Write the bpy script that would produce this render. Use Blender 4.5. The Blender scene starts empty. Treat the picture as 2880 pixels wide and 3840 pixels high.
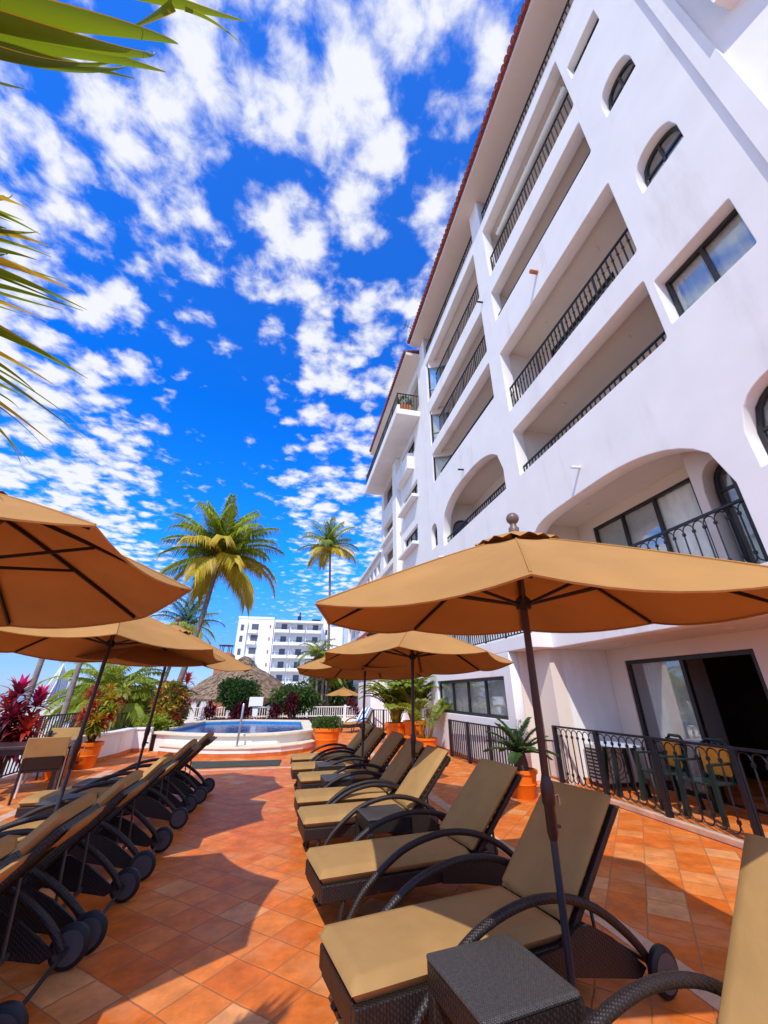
import bpy, bmesh, math, random
from mathutils import Vector, Matrix, Euler
random.seed(7)
R = math.radians
scene = bpy.context.scene
COL = scene.collection
PI = math.pi

# ------------------------------------------------------------------ materials
def mat(name, color, rough=0.6, spec=0.4, metal=0.0, var=0.0, vscale=8.0, bump=0.0, bscale=40.0, trans=None, sss=None, island=0.0, stain=None):
    m = bpy.data.materials.new(name); m.use_nodes = True
    nt = m.node_tree; N = nt.nodes; L = nt.links
    b = N['Principled BSDF']
    b.inputs['Roughness'].default_value = rough
    b.inputs['Specular IOR Level'].default_value = spec
    b.inputs['Metallic'].default_value = metal
    c4 = (color[0], color[1], color[2], 1)
    b.inputs['Base Color'].default_value = c4
    src = None
    tc = N.new('ShaderNodeTexCoord')
    if var > 0:
        nz = N.new('ShaderNodeTexNoise'); nz.inputs['Scale'].default_value = vscale; nz.inputs['Detail'].default_value = 5
        L.new(tc.outputs['Object'], nz.inputs['Vector'])
        mr = N.new('ShaderNodeMapRange'); mr.inputs[1].default_value = .3; mr.inputs[2].default_value = .7
        mr.inputs[3].default_value = 1 - var; mr.inputs[4].default_value = 1 + var
        L.new(nz.outputs['Fac'], mr.inputs[0])
        mx = N.new('ShaderNodeVectorMath'); mx.operation = 'SCALE'; mx.inputs[0].default_value = color
        L.new(mr.outputs[0], mx.inputs['Scale']); src = mx.outputs[0]
    if island > 0:
        g = N.new('ShaderNodeNewGeometry')
        mr = N.new('ShaderNodeMapRange'); mr.inputs[3].default_value = 1 - island; mr.inputs[4].default_value = 1 + island
        L.new(g.outputs['Random Per Island'], mr.inputs[0])
        mx = N.new('ShaderNodeVectorMath'); mx.operation = 'SCALE'
        if src: L.new(src, mx.inputs[0])
        else: mx.inputs[0].default_value = color
        L.new(mr.outputs[0], mx.inputs['Scale']); src = mx.outputs[0]
    if stain:
        nz = N.new('ShaderNodeTexNoise'); nz.inputs['Scale'].default_value = stain[1]; nz.inputs['Detail'].default_value = 7; nz.inputs['Roughness'].default_value = .65
        mp = N.new('ShaderNodeMapping'); mp.inputs['Scale'].default_value = (1, 1.3, .22)
        L.new(tc.outputs['Object'], mp.inputs[0]); L.new(mp.outputs[0], nz.inputs['Vector'])
        mr = N.new('ShaderNodeMapRange'); mr.inputs[1].default_value = .55; mr.inputs[2].default_value = .8
        mr.inputs[3].default_value = 0; mr.inputs[4].default_value = stain[2]
        L.new(nz.outputs['Fac'], mr.inputs[0])
        mx = N.new('ShaderNodeMix'); mx.data_type = 'RGBA'
        L.new(mr.outputs[0], mx.inputs[0]); mx.inputs[6].default_value = c4; mx.inputs[7].default_value = (*stain[0], 1)
        if src: L.new(src, mx.inputs[6])
        src = mx.outputs[2]
    if src: L.new(src, b.inputs['Base Color'])
    if bump > 0:
        nz = N.new('ShaderNodeTexNoise'); nz.inputs['Scale'].default_value = bscale; nz.inputs['Detail'].default_value = 4
        L.new(tc.outputs['Object'], nz.inputs['Vector'])
        bp = N.new('ShaderNodeBump'); bp.inputs['Strength'].default_value = bump; bp.inputs['Distance'].default_value = .02
        L.new(nz.outputs['Fac'], bp.inputs['Height']); L.new(bp.outputs[0], b.inputs['Normal'])
    if trans:
        t = N.new('ShaderNodeBsdfTranslucent'); t.inputs['Color'].default_value = (*trans[0], 1)
        mxs = N.new('ShaderNodeMixShader'); mxs.inputs[0].default_value = trans[1]
        L.new(b.outputs[0], mxs.inputs[1]); L.new(t.outputs[0], mxs.inputs[2])
        L.new(mxs.outputs[0], N['Material Output'].inputs['Surface'])
    return m

def glass_mat(name, tint=(.75, .8, .82), refl=.09):
    m = bpy.data.materials.new(name); m.use_nodes = True
    nt = m.node_tree; N = nt.nodes; L = nt.links; N.remove(N['Principled BSDF'])
    tr = N.new('ShaderNodeBsdfTransparent'); tr.inputs[0].default_value = (*tint, 1)
    gl = N.new('ShaderNodeBsdfGlossy'); gl.inputs['Roughness'].default_value = .03
    lw = N.new('ShaderNodeLayerWeight'); lw.inputs[0].default_value = .35
    mr = N.new('ShaderNodeMapRange'); mr.inputs[3].default_value = refl; mr.inputs[4].default_value = .55
    L.new(lw.outputs['Fresnel'], mr.inputs[0])
    mx = N.new('ShaderNodeMixShader'); L.new(mr.outputs[0], mx.inputs[0]); L.new(tr.outputs[0], mx.inputs[1]); L.new(gl.outputs[0], mx.inputs[2])
    L.new(mx.outputs[0], N['Material Output'].inputs['Surface'])
    return m

def wicker_mat(name, col, sc=55):
    m = bpy.data.materials.new(name); m.use_nodes = True
    nt = m.node_tree; N = nt.nodes; L = nt.links; b = N['Principled BSDF']
    tc = N.new('ShaderNodeTexCoord')
    def wave(d, k, rot):
        mp = N.new('ShaderNodeMapping'); mp.inputs['Rotation'].default_value = rot; L.new(tc.outputs['Object'], mp.inputs[0])
        w = N.new('ShaderNodeTexWave'); w.bands_direction = d; w.inputs['Scale'].default_value = k; w.inputs['Distortion'].default_value = 1.2; w.inputs['Detail'].default_value = 1; w.inputs['Detail Scale'].default_value = 2
        L.new(mp.outputs[0], w.inputs['Vector']); return w.outputs['Fac']
    a = wave('X', sc / 3., (0, 0, R(40))); c = wave('DIAGONAL', sc / 2.6, (0, 0, R(-12)))
    mul = N.new('ShaderNodeMath'); mul.operation = 'MULTIPLY'; L.new(a, mul.inputs[0]); L.new(c, mul.inputs[1])
    mr = N.new('ShaderNodeMapRange'); mr.inputs[3].default_value = .6; mr.inputs[4].default_value = 1.6; L.new(mul.outputs[0], mr.inputs[0])
    nz = N.new('ShaderNodeTexNoise'); nz.inputs['Scale'].default_value = 60; L.new(tc.outputs['Object'], nz.inputs['Vector'])
    mr2 = N.new('ShaderNodeMapRange'); mr2.inputs[3].default_value = .5; mr2.inputs[4].default_value = 1.5; L.new(nz.outputs['Fac'], mr2.inputs[0])
    mm = N.new('ShaderNodeMath'); mm.operation = 'MULTIPLY'; L.new(mr.outputs[0], mm.inputs[0]); L.new(mr2.outputs[0], mm.inputs[1])
    vs = N.new('ShaderNodeVectorMath'); vs.operation = 'SCALE'; vs.inputs[0].default_value = col; L.new(mm.outputs[0], vs.inputs['Scale'])
    L.new(vs.outputs[0], b.inputs['Base Color']); b.inputs['Roughness'].default_value = .45; b.inputs['Specular IOR Level'].default_value = .45
    bp = N.new('ShaderNodeBump'); bp.inputs['Strength'].default_value = .5; bp.inputs['Distance'].default_value = .004
    L.new(mul.outputs[0], bp.inputs['Height']); L.new(bp.outputs[0], b.inputs['Normal'])
    return m

def tile_mat():
    m = bpy.data.materials.new('terracotta_tiles'); m.use_nodes = True
    nt = m.node_tree; N = nt.nodes; L = nt.links; b = N['Principled BSDF']
    tc = N.new('ShaderNodeTexCoord')
    mp = N.new('ShaderNodeMapping'); mp.inputs['Rotation'].default_value = (0, 0, R(43)); mp.inputs['Scale'].default_value = (1 / .285, 1 / .285, 1)
    L.new(tc.outputs['Object'], mp.inputs[0])
    wob = N.new('ShaderNodeTexNoise'); wob.inputs['Scale'].default_value = 2.5; L.new(mp.outputs[0], wob.inputs['Vector'])
    ws = N.new('ShaderNodeVectorMath'); ws.operation = 'MULTIPLY_ADD'; ws.inputs[1].default_value = (.05, .05, 0)
    L.new(wob.outputs['Color'], ws.inputs[0]); L.new(mp.outputs[0], ws.inputs[2])
    fl = N.new('ShaderNodeVectorMath'); fl.operation = 'FLOOR'; L.new(ws.outputs[0], fl.inputs[0])
    fr = N.new('ShaderNodeVectorMath'); fr.operation = 'FRACTION'; L.new(ws.outputs[0], fr.inputs[0])
    sx = N.new('ShaderNodeSeparateXYZ'); L.new(fl.outputs[0], sx.inputs[0]); cx = N.new('ShaderNodeCombineXYZ'); L.new(sx.outputs[0], cx.inputs[0]); L.new(sx.outputs[1], cx.inputs[1])
    wn = N.new('ShaderNodeTexWhiteNoise'); wn.noise_dimensions = '2D'; L.new(cx.outputs[0], wn.inputs['Vector'])
    cr = N.new('ShaderNodeValToRGB'); cr.color_ramp.interpolation = 'LINEAR'
    e = cr.color_ramp.elements
    e[0].position = 0; e[0].color = (.60, .125, .012, 1)
    e[1].position = 1; e[1].color = (.72, .34, .13, 1)
    for p, c in ((.2, (.66, .165, .022)), (.42, (.62, .14, .018)), (.6, (.69, .20, .036)), (.8, (.64, .17, .028)), (.92, (.70, .26, .075))):
        k = e.new(p); k.color = (*c, 1)
    L.new(wn.outputs['Value'], cr.inputs[0])
    n1 = N.new('ShaderNodeTexNoise'); n1.inputs['Scale'].default_value = 5; n1.inputs['Detail'].default_value = 8; n1.inputs['Roughness'].default_value = .7; L.new(tc.outputs['Object'], n1.inputs['Vector'])
    mr = N.new('ShaderNodeMapRange'); mr.inputs[1].default_value = .3; mr.inputs[2].default_value = .72; mr.inputs[3].default_value = .72; mr.inputs[4].default_value = 1.4; L.new(n1.outputs['Fac'], mr.inputs[0])
    vs = N.new('ShaderNodeVectorMath'); vs.operation = 'SCALE'; L.new(cr.outputs[0], vs.inputs[0]); L.new(mr.outputs[0], vs.inputs['Scale'])
    # pale worn patches
    n2 = N.new('ShaderNodeTexNoise'); n2.inputs['Scale'].default_value = 1.7; n2.inputs['Detail'].default_value = 9; n2.inputs['Roughness'].default_value = .62; L.new(tc.outputs['Object'], n2.inputs['Vector'])
    m2 = N.new('ShaderNodeMapRange'); m2.inputs[1].default_value = .52; m2.inputs[2].default_value = .75; m2.inputs[3].default_value = 0; m2.inputs[4].default_value = .75; L.new(n2.outputs['Fac'], m2.inputs[0])
    mx = N.new('ShaderNodeMix'); mx.data_type = 'RGBA'; L.new(m2.outputs[0], mx.inputs[0]); L.new(vs.outputs[0], mx.inputs[6]); mx.inputs[7].default_value = (.70, .34, .16, 1)
    # joints
    sf = N.new('ShaderNodeSeparateXYZ'); L.new(fr.outputs[0], sf.inputs[0])
    def edge(o):
        a = N.new('ShaderNodeMath'); a.operation = 'SUBTRACT'; a.inputs[1].default_value = .5; L.new(o, a.inputs[0])
        c = N.new('ShaderNodeMath'); c.operation = 'ABSOLUTE'; L.new(a.outputs[0], c.inputs[0]); return c.outputs[0]
    mxm = N.new('ShaderNodeMath'); mxm.operation = 'MAXIMUM'; L.new(edge(sf.outputs[0]), mxm.inputs[0]); L.new(edge(sf.outputs[1]), mxm.inputs[1])
    jr = N.new('ShaderNodeMapRange'); jr.inputs[1].default_value = .470; jr.inputs[2].default_value = .496; L.new(mxm.outputs[0], jr.inputs[0])
    jm = N.new('ShaderNodeMix'); jm.data_type = 'RGBA'; L.new(jr.outputs[0], jm.inputs[0]); L.new(mx.outputs[2], jm.inputs[6]); jm.inputs[7].default_value = (.44, .16, .06, 1)
    L.new(jm.outputs[2], b.inputs['Base Color'])
    b.inputs['Roughness'].default_value = .5; b.inputs['Specular IOR Level'].default_value = .14
    inv = N.new('ShaderNodeMath'); inv.operation = 'MULTIPLY_ADD'; inv.inputs[1].default_value = -1; L.new(jr.outputs[0], inv.inputs[0])
    ml = N.new('ShaderNodeMath'); ml.operation = 'MULTIPLY'; ml.inputs[1].default_value = .35; L.new(n1.outputs['Fac'], ml.inputs[0]); L.new(ml.outputs[0], inv.inputs[2])
    bp = N.new('ShaderNodeBump'); bp.inputs['Strength'].default_value = .5; bp.inputs['Distance'].default_value = .008; L.new(inv.outputs[0], bp.inputs['Height']); L.new(bp.outputs[0], b.inputs['Normal'])
    rr = N.new('ShaderNodeMapRange'); rr.inputs[3].default_value = .35; rr.inputs[4].default_value = .65; L.new(n2.outputs['Fac'], rr.inputs[0]); L.new(rr.outputs[0], b.inputs['Roughness'])
    return m

def water_mat():
    m = bpy.data.materials.new('pool_water'); m.use_nodes = True
    nt = m.node_tree; N = nt.nodes; L = nt.links; b = N['Principled BSDF']
    tc = N.new('ShaderNodeTexCoord')
    n = N.new('ShaderNodeTexNoise'); n.inputs['Scale'].default_value = 3.5; n.inputs['Detail'].default_value = 4; L.new(tc.outputs['Object'], n.inputs['Vector'])
    cr = N.new('ShaderNodeValToRGB'); cr.color_ramp.elements[0].color = (.0, .055, .26, 1); cr.color_ramp.elements[1].color = (.004, .13, .44, 1); b.inputs['Specular IOR Level'].default_value = .22
    cr.color_ramp.elements[0].position = .35; cr.color_ramp.elements[1].position = .7
    L.new(n.outputs['Fac'], cr.inputs[0]); L.new(cr.outputs[0], b.inputs['Base Color'])
    b.inputs['Roughness'].default_value = .08
    bp = N.new('ShaderNodeBump'); bp.inputs['Strength'].default_value = .25; bp.inputs['Distance'].default_value = .05; L.new(n.outputs['Fac'], bp.inputs['Height']); L.new(bp.outputs[0], b.inputs['Normal'])
    return m

def stripe_mat():
    m = bpy.data.materials.new('striped_towel'); m.use_nodes = True
    nt = m.node_tree; N = nt.nodes; L = nt.links; b = N['Principled BSDF']
    tc = N.new('ShaderNodeTexCoord'); sp = N.new('ShaderNodeSeparateXYZ'); L.new(tc.outputs['Object'], sp.inputs[0])
    a = N.new('ShaderNodeMath'); a.operation = 'MULTIPLY'; a.inputs[1].default_value = 1 / .17; L.new(sp.outputs[1], a.inputs[0])
    f = N.new('ShaderNodeMath'); f.operation = 'FRACT'; L.new(a.outputs[0], f.inputs[0])
    g = N.new('ShaderNodeMath'); g.operation = 'GREATER_THAN'; g.inputs[1].default_value = .5; L.new(f.outputs[0], g.inputs[0])
    mx = N.new('ShaderNodeMix'); mx.data_type = 'RGBA'; L.new(g.outputs[0], mx.inputs[0]); mx.inputs[6].default_value = (.8, .82, .85, 1); mx.inputs[7].default_value = (.02, .15, .62, 1)
    L.new(mx.outputs[2], b.inputs['Base Color']); b.inputs['Roughness'].default_value = .9
    return m

M = {}
M['stucco'] = mat('white_stucco', (.84, .83, .81), .85, .2, var=.035, vscale=1.3, bump=.16, bscale=3.2, stain=((.56, .52, .48), .9, .60))
M['stucco_far'] = mat('far_white_stucco', (.84, .83, .82), .85, .2, var=.03, vscale=.3)
M['soffit'] = mat('bounce_tinted_plaster', (.77, .67, .58), .85, .2, bump=.12, bscale=9, stain=((.5, .45, .4), .8, .25))  # warm light bounced off the deck is painted into this beige
M['tile'] = tile_mat()
M['band'] = mat('pale_stone_band', (.62, .40, .27), .6, .3, var=.2, vscale=6, bump=.2)
M['skirting'] = mat('terracotta_skirting', (.55, .16, .04), .55, .35, var=.2, vscale=7)
M['rooftile'] = mat('red_roof_tile', (.26, .05, .04), .7, .3, var=.3, vscale=6)
M['iron'] = mat('black_iron', (.008, .009, .014), .42, .5, bump=.1, bscale=60)
M['frame'] = mat('dark_window_frame', (.018, .016, .016), .4, .5)
M['glass'] = glass_mat('window_glass', (.93, .95, .95), .05)
M['clearglass'] = glass_mat('curtained_glass', (.97, .98, .98), .02)
M['darkglass'] = glass_mat('dark_tinted_glass', (.35, .38, .4), .08)  # strongly tinted glass, much darker than the other panes
M['curtain'] = mat('pale_curtain', (.90, .94, .88), .9, .1, var=.08, vscale=5)
M['dark_room'] = mat('room_darkness_paint', (.035, .022, .016), .9, .1, var=.3, vscale=2)  # near-black colour paints in the darkness of the rooms behind the doors
M['fabric'] = mat('tan_canopy_fabric', (.45, .235, .078), .9, .08, var=.09, vscale=2.2, bump=.35, bscale=9, trans=((.13, .022, .001), .06))
M['cushion'] = mat('tan_cushion_fabric', (.41, .245, .092), .88, .1, var=.10, vscale=4, bump=.3, bscale=8)
M['wicker'] = wicker_mat('brown_wicker', (.024, .016, .014), 75)
M['wickertop'] = wicker_mat('worn_wicker_top', (.072, .066, .062), 140)
M['polebrown'] = mat('bronze_pole', (.055, .022, .018), .35, .5, metal=.3)
M['polegrey'] = mat('grey_pole', (.05, .06, .085), .35, .5, metal=.5)
M['finial'] = mat('finial_plastic', (.16, .10, .085), .4, .5)
M['rib'] = mat('dark_rib', (.02, .012, .01), .5, .4)
M['rubber'] = mat('black_wheel', (.012, .012, .013), .5, .4)
M['hub'] = mat('wheel_hub', (.085, .078, .078), .4, .5)
M['orange'] = mat('orange_pot', (.80, .17, .006), .5, .4, var=.08, vscale=6, bump=.1, bscale=30)
M['soil'] = mat('soil', (.05, .03, .02), .95, .1, var=.3)
M['water'] = water_mat()
M['pooltile'] = mat('blue_pool_tile', (.03, .26, .62), .3, .5, var=.25, vscale=14)
M['coping'] = mat('cream_coping', (.74, .66, .50), .7, .3, var=.07, vscale=5, bump=.15, bscale=30)
M['mat'] = mat('grey_rubber_mat', (.055, .065, .055), .9, .2, var=.25, vscale=30, bump=.5, bscale=90)
M['steel'] = mat('stainless_steel', (.55, .56, .58), .25, .5, metal=.9)
M['white_wall'] = mat('white_wall_paint', (.82, .81, .79), .8, .2, var=.03, bump=.08, bscale=8)
M['farwin'] = mat('far_window_glass', (.10, .11, .13), .2, .5)
M['white'] = mat('white_paint', (.80, .80, .80), .5, .4)
M['plasticgreen'] = mat('dark_green_plastic', (.006, .026, .022), .35, .5)
M['amber'] = mat('orange_chair_cushion', (.72, .30, .03), .85, .2, var=.08)
M['bluewhite'] = mat('pale_blue_table', (.55, .66, .80), .35, .5)
M['cabinet'] = mat('dark_red_wood', (.12, .018, .010), .5, .4, var=.3, vscale=5)
M['wood'] = mat('dark_table_wood', (.045, .025, .022), .35, .5, var=.3, vscale=9)
M['trunk'] = mat('grey_palm_trunk', (.23, .19, .17), .9, .15, var=.3, vscale=5, bump=.6, bscale=16)
M['bark'] = mat('brown_stem', (.14, .09, .06), .9, .15, var=.3, vscale=9, bump=.4)
def leaf(name, c, t, isl=.35, tf=.35): return mat(name, c, .45, .4, island=isl, trans=(t, tf))
M['palm'] = leaf('palm_leaf', (.25, .33, .025), (.58, .60, .02))
M['bladegreen'] = leaf('broad_leaf_blade', (.07, .15, .010), (.30, .40, .01), .4, .38)
M['palmyellow'] = leaf('yellow_palm_leaf', (.52, .40, .03), (.65, .46, .02), .3)
M['palmdark'] = leaf('dark_palm_leaf', (.045, .09, .02), (.12, .2, .02))
M['areca'] = leaf('areca_leaf', (.20, .27, .025), (.40, .42, .02))
M['green'] = leaf('shrub_leaf', (.055, .12, .02), (.13, .22, .02), .45)
M['deepgreen'] = leaf('dark_tree_leaf', (.022, .062, .014), (.05, .12, .02), .5, .22)
M['lime'] = leaf('lime_shrub_leaf', (.26, .32, .03), (.4, .42, .03))
M['crimson'] = leaf('crimson_leaf', (.12, .010, .025), (.35, .012, .04), .5)
M['pink'] = leaf('pink_new_leaf', (.80, .03, .20), (.9, .05, .22), .2)
M['redleaf'] = leaf('red_leaf', (.50, .035, .02), (.6, .06, .02), .35)
M['yellowleaf'] = leaf('croton_leaf', (.42, .27, .02), (.5, .32, .02), .45)
M['purple'] = leaf('purple_leaf', (.09, .015, .04), (.2, .02, .06), .4)
M['cycad'] = leaf('cycad_leaf', (.05, .11, .025), (.1, .18, .03), .3)
M['thatch'] = mat('palm_thatch', (.27, .185, .125), .95, .1, var=.35, vscale=2.2, bump=.9, bscale=9)
M['straw'] = mat('loose_straw', (.31, .22, .15), .95, .1, island=.5)
M['sand'] = mat('pale_sand_ground', (.58, .52, .44), .95, .1, var=.15, vscale=.2)
M['sea'] = mat('sea_water', (.05, .14, .26), .2, .5, bump=.3, bscale=.25)
M['concrete'] = mat('pier_concrete', (.42, .42, .42), .8, .2, var=.1, vscale=.3)
M['sailcloth'] = mat('pier_mesh_sail', (.30, .34, .40), .7, .3, var=.1, vscale=.8)
M['towel'] = stripe_mat()
M['slate'] = mat('dark_slate_roof', (.05, .06, .075), .7, .3, var=.25, vscale=2)
M['ac'] = mat('air_conditioner_white', (.74, .73, .70), .5, .4)
M['terracotta'] = mat('terracotta_clay', (.45, .14, .05), .7, .3, var=.15)

# ------------------------------------------------------------------ mesh helpers
def total_loc(o):
    v = Vector((0, 0, 0))
    while o is not None:
        v += o.location; o = o.parent
    return v

class MB:
    def __init__(s): s.v = []; s.f = []
    def add(s, vs, fs):
        b = len(s.v); s.v.extend([tuple(p) for p in vs]); s.f.extend([tuple(b + i for i in f) for f in fs]); return s
    def box(s, x0, x1, y0, y1, z0, z1):
        vs = [(x, y, z) for z in (z0, z1) for y in (y0, y1) for x in (x0, x1)]
        return s.add(vs, [(0, 2, 3, 1), (4, 5, 7, 6), (0, 1, 5, 4), (2, 6, 7, 3), (0, 4, 6, 2), (1, 3, 7, 5)])
    def beam(s, a, b, w, h, up=(0, 0, 1)):
        a = Vector(a); b = Vector(b); d = (b - a).normalized(); u = Vector(up)
        if abs(d.dot(u)) > .98: u = Vector((1, 0, 0))
        r = d.cross(u).normalized(); u = r.cross(d)
        vs = [p + r * (i * w / 2) + u * (j * h / 2) for p in (a, b) for (i, j) in ((-1, -1), (1, -1), (1, 1), (-1, 1))]
        return s.add(vs, [(0, 1, 2, 3), (7, 6, 5, 4), (0, 4, 5, 1), (1, 5, 6, 2), (2, 6, 7, 3), (3, 7, 4, 0)])
    def tube(s, pts, rad, n=8, cap=True):
        pts = [Vector(p) for p in pts]; k = len(pts)
        rs = rad if isinstance(rad, (list, tuple)) else [rad] * k
        vs = []; pr = None
        for i, p in enumerate(pts):
            d = (pts[min(i + 1, k - 1)] - pts[max(i - 1, 0)]).normalized()
            if pr is None:
                pr = d.orthogonal().normalized()
            else:
                pr = (pr - d * pr.dot(d)); pr = pr.normalized() if pr.length > 1e-6 else d.orthogonal().normalized()
            q = d.cross(pr)
            vs += [p + (pr * math.cos(2 * PI * j / n) + q * math.sin(2 * PI * j / n)) * rs[i] for j in range(n)]
        fs = [(i * n + j, i * n + (j + 1) % n, (i + 1) * n + (j + 1) % n, (i + 1) * n + j) for i in range(k - 1) for j in range(n)]
        if cap: fs += [tuple(range(n - 1, -1, -1)), tuple((k - 1) * n + j for j in range(n))]
        return s.add(vs, fs)
    def lathe(s, prof, n=24, c=(0, 0, 0)):
        vs = [(c[0] + r * math.cos(2 * PI * j / n), c[1] + r * math.sin(2 * PI * j / n), c[2] + z) for r, z in prof for j in range(n)]
        k = len(prof)
        fs = [(i * n + j, i * n + (j + 1) % n, (i + 1) * n + (j + 1) % n, (i + 1) * n + j) for i in range(k - 1) for j in range(n)]
        fs += [tuple(range(n - 1, -1, -1)), tuple((k - 1) * n + j for j in range(n))]
        return s.add(vs, fs)
    def prism(s, poly, z0, z1):
        n = len(poly)
        vs = [(x, y, z0) for x, y in poly] + [(x, y, z1) for x, y in poly]
        return s.add(vs, [tuple(range(n - 1, -1, -1)), tuple(range(n, 2 * n))] + [(i, (i + 1) % n, n + (i + 1) % n, n + i) for i in range(n)])
    def extr(s, poly, axis, a, b):
        "polygon in the two other axes, extruded along axis (0=x: (y,z); 1=y: (x,z))"
        n = len(poly)
        mk = (lambda p, t: (t, p[0], p[1])) if axis == 0 else (lambda p, t: (p[0], t, p[1]))
        vs = [mk(p, a) for p in poly] + [mk(p, b) for p in poly]
        return s.add(vs, [tuple(range(n - 1, -1, -1)), tuple(range(n, 2 * n))] + [(i, (i + 1) % n, n + (i + 1) % n, n + i) for i in range(n)])
    def sphere(s, c, r, n=12, m=8, sc=(1, 1, 1)):
        prof = [(max(1e-4, math.sin(PI * i / m)) * r, -math.cos(PI * i / m) * r) for i in range(m + 1)]
        vs = [(c[0] + q * math.cos(2 * PI * j / n) * sc[0], c[1] + q * math.sin(2 * PI * j / n) * sc[1], c[2] + z * sc[2]) for q, z in prof for j in range(n)]
        return s.add(vs, [(i * n + j, i * n + (j + 1) % n, (i + 1) * n + (j + 1) % n, (i + 1) * n + j) for i in range(m) for j in range(n)])
    def build(s, name, material, parent=None, smooth=None, bevel=0, world=False, fix=True):
        me = bpy.data.meshes.new(name)
        off = total_loc(parent) if (parent is not None and world) else Vector((0, 0, 0))
        me.from_pydata([(p[0] - off.x, p[1] - off.y, p[2] - off.z) for p in s.v], [], s.f)
        if fix:
            bm = bmesh.new(); bm.from_mesh(me); bmesh.ops.recalc_face_normals(bm, faces=bm.faces); bm.to_mesh(me); bm.free()
        me.materials.append(material)
        o = bpy.data.objects.new(name, me); COL.objects.link(o)
        if parent is not None: o.parent = parent
        if smooth is not None:
            me.polygons.foreach_set('use_smooth', [True] * len(me.polygons))
            try: me.set_sharp_from_angle(angle=R(smooth))
            except Exception: pass
        if bevel > 0:
            b = o.modifiers.new('bevel', 'BEVEL'); b.width = bevel; b.segments = 2; b.limit_method = 'ANGLE'; b.angle_limit = R(40)
        return o

def tag(o, label, cat, group=None):
    o['label'] = label; o['category'] = cat
    if group: o['group'] = group
    return o
def struct(o, kind='structure'):
    o['kind'] = kind; return o
def thing(name, label, cat, loc=(0, 0, 0), rz=0, group=None):
    o = bpy.data.objects.new(name, None); COL.objects.link(o)
    o.location = loc; o.rotation_euler = (0, 0, rz); o.empty_display_size = .2
    return tag(o, label, cat, group)
def copy_thing(root, loc, rz, label, group=None):
    r = root.copy(); COL.objects.link(r); r.location = loc; r.rotation_euler = (0, 0, rz); r['label'] = label
    if group: r['group'] = group
    def rec(src, dst):
        for ch in list(src.children):
            c = ch.copy(); COL.objects.link(c); c.parent = dst; rec(ch, c)
    rec(root, r)
    return r

def arch_poly(y0, y1, z0, zs, zt, p0=2.3, p1=None, n=14):
    "closed outline with an arched top"
    p1 = p1 or p0; c = (y0 + y1) / 2; hw = (y1 - y0) / 2; pts = [(y0, z0), (y1, z0)]
    for i in range(n + 1):
        u = 1 - 2 * i / n; p = p1 if u > 0 else p0
        pts.append((c + hw * u, zs + (zt - zs) * max(0, 1 - abs(u) ** p) ** (1 / p)))
    return pts
def rect_poly(y0, y1, z0, z1, r=.05):
    pts = []
    for cx, cy, a0 in ((y0 + r, z0 + r, 180), (y1 - r, z0 + r, 270), (y1 - r, z1 - r, 0), (y0 + r, z1 - r, 90)):
        for k in range(4): pts.append((cx + r * math.cos(R(a0 + 30 * k)), cy + r * math.sin(R(a0 + 30 * k))))
    return pts

def holed_wall(name, x0, thick, outer, holes, material, parent=None, bev=.012):
    cu = bpy.data.curves.new('tmp', 'CURVE'); cu.dimensions = '2D'; cu.fill_mode = 'BOTH'
    cu.extrude = thick / 2 - bev; cu.bevel_depth = bev; cu.bevel_resolution = 1; cu.offset = -bev
    for poly in [outer] + holes:
        sp = cu.splines.new('POLY'); sp.points.add(len(poly) - 1); sp.use_cyclic_u = True
        for i, p in enumerate(poly): sp.points[i].co = (p[0], p[1], 0, 1)
    ob = bpy.data.objects.new('tmp', cu); COL.objects.link(ob)
    dg = bpy.context.evaluated_depsgraph_get(); dg.update()
    me = bpy.data.meshes.new_from_object(ob.evaluated_get(dg))
    bpy.data.objects.remove(ob); bpy.data.curves.remove(cu)
    off = total_loc(parent) if parent is not None else Vector((0, 0, 0))
    for v in me.vertices:
        a, b, c = v.co; v.co = (x0 + thick / 2 + c - off.x, a - off.y, b - off.z)
    bm = bmesh.new(); bm.from_mesh(me); bmesh.ops.remove_doubles(bm, verts=bm.verts, dist=.0004); bm.to_mesh(me); bm.free()
    me.name = name; me.materials.clear(); me.materials.append(material)
    o = bpy.data.objects.new(name, me); COL.objects.link(o)
    if parent is not None: o.parent = parent
    return o

# ------------------------------------------------------------------ camera, light, sky
cam = bpy.data.cameras.new('camera'); co = bpy.data.objects.new('camera', cam); COL.objects.link(co)
cam.sensor_fit = 'HORIZONTAL'; cam.sensor_width = 36; cam.lens = 36 * 850 / 1659.; cam.clip_start = .02; cam.clip_end = 20000
co.location = (0, 0, 1.55); co.rotation_euler = (R(90 + 24.758), 0, R(-12.732)); scene.camera = co

SUNX, SUNY = -.37, -.80
sun_el = math.atan2(1, math.hypot(SUNX, SUNY)); sun_az = math.atan2(SUNX, SUNY)
sl = bpy.data.lights.new('sun', 'SUN'); so = bpy.data.objects.new('sun', sl); COL.objects.link(so)
sl.energy = 3.85; sl.angle = R(.55); sl.color = (1, .93, .82)
so.rotation_euler = Vector((-SUNX, -SUNY, -1)).to_track_quat('-Z', 'Y').to_euler(); so.location = (-10, -20, 28)

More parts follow.
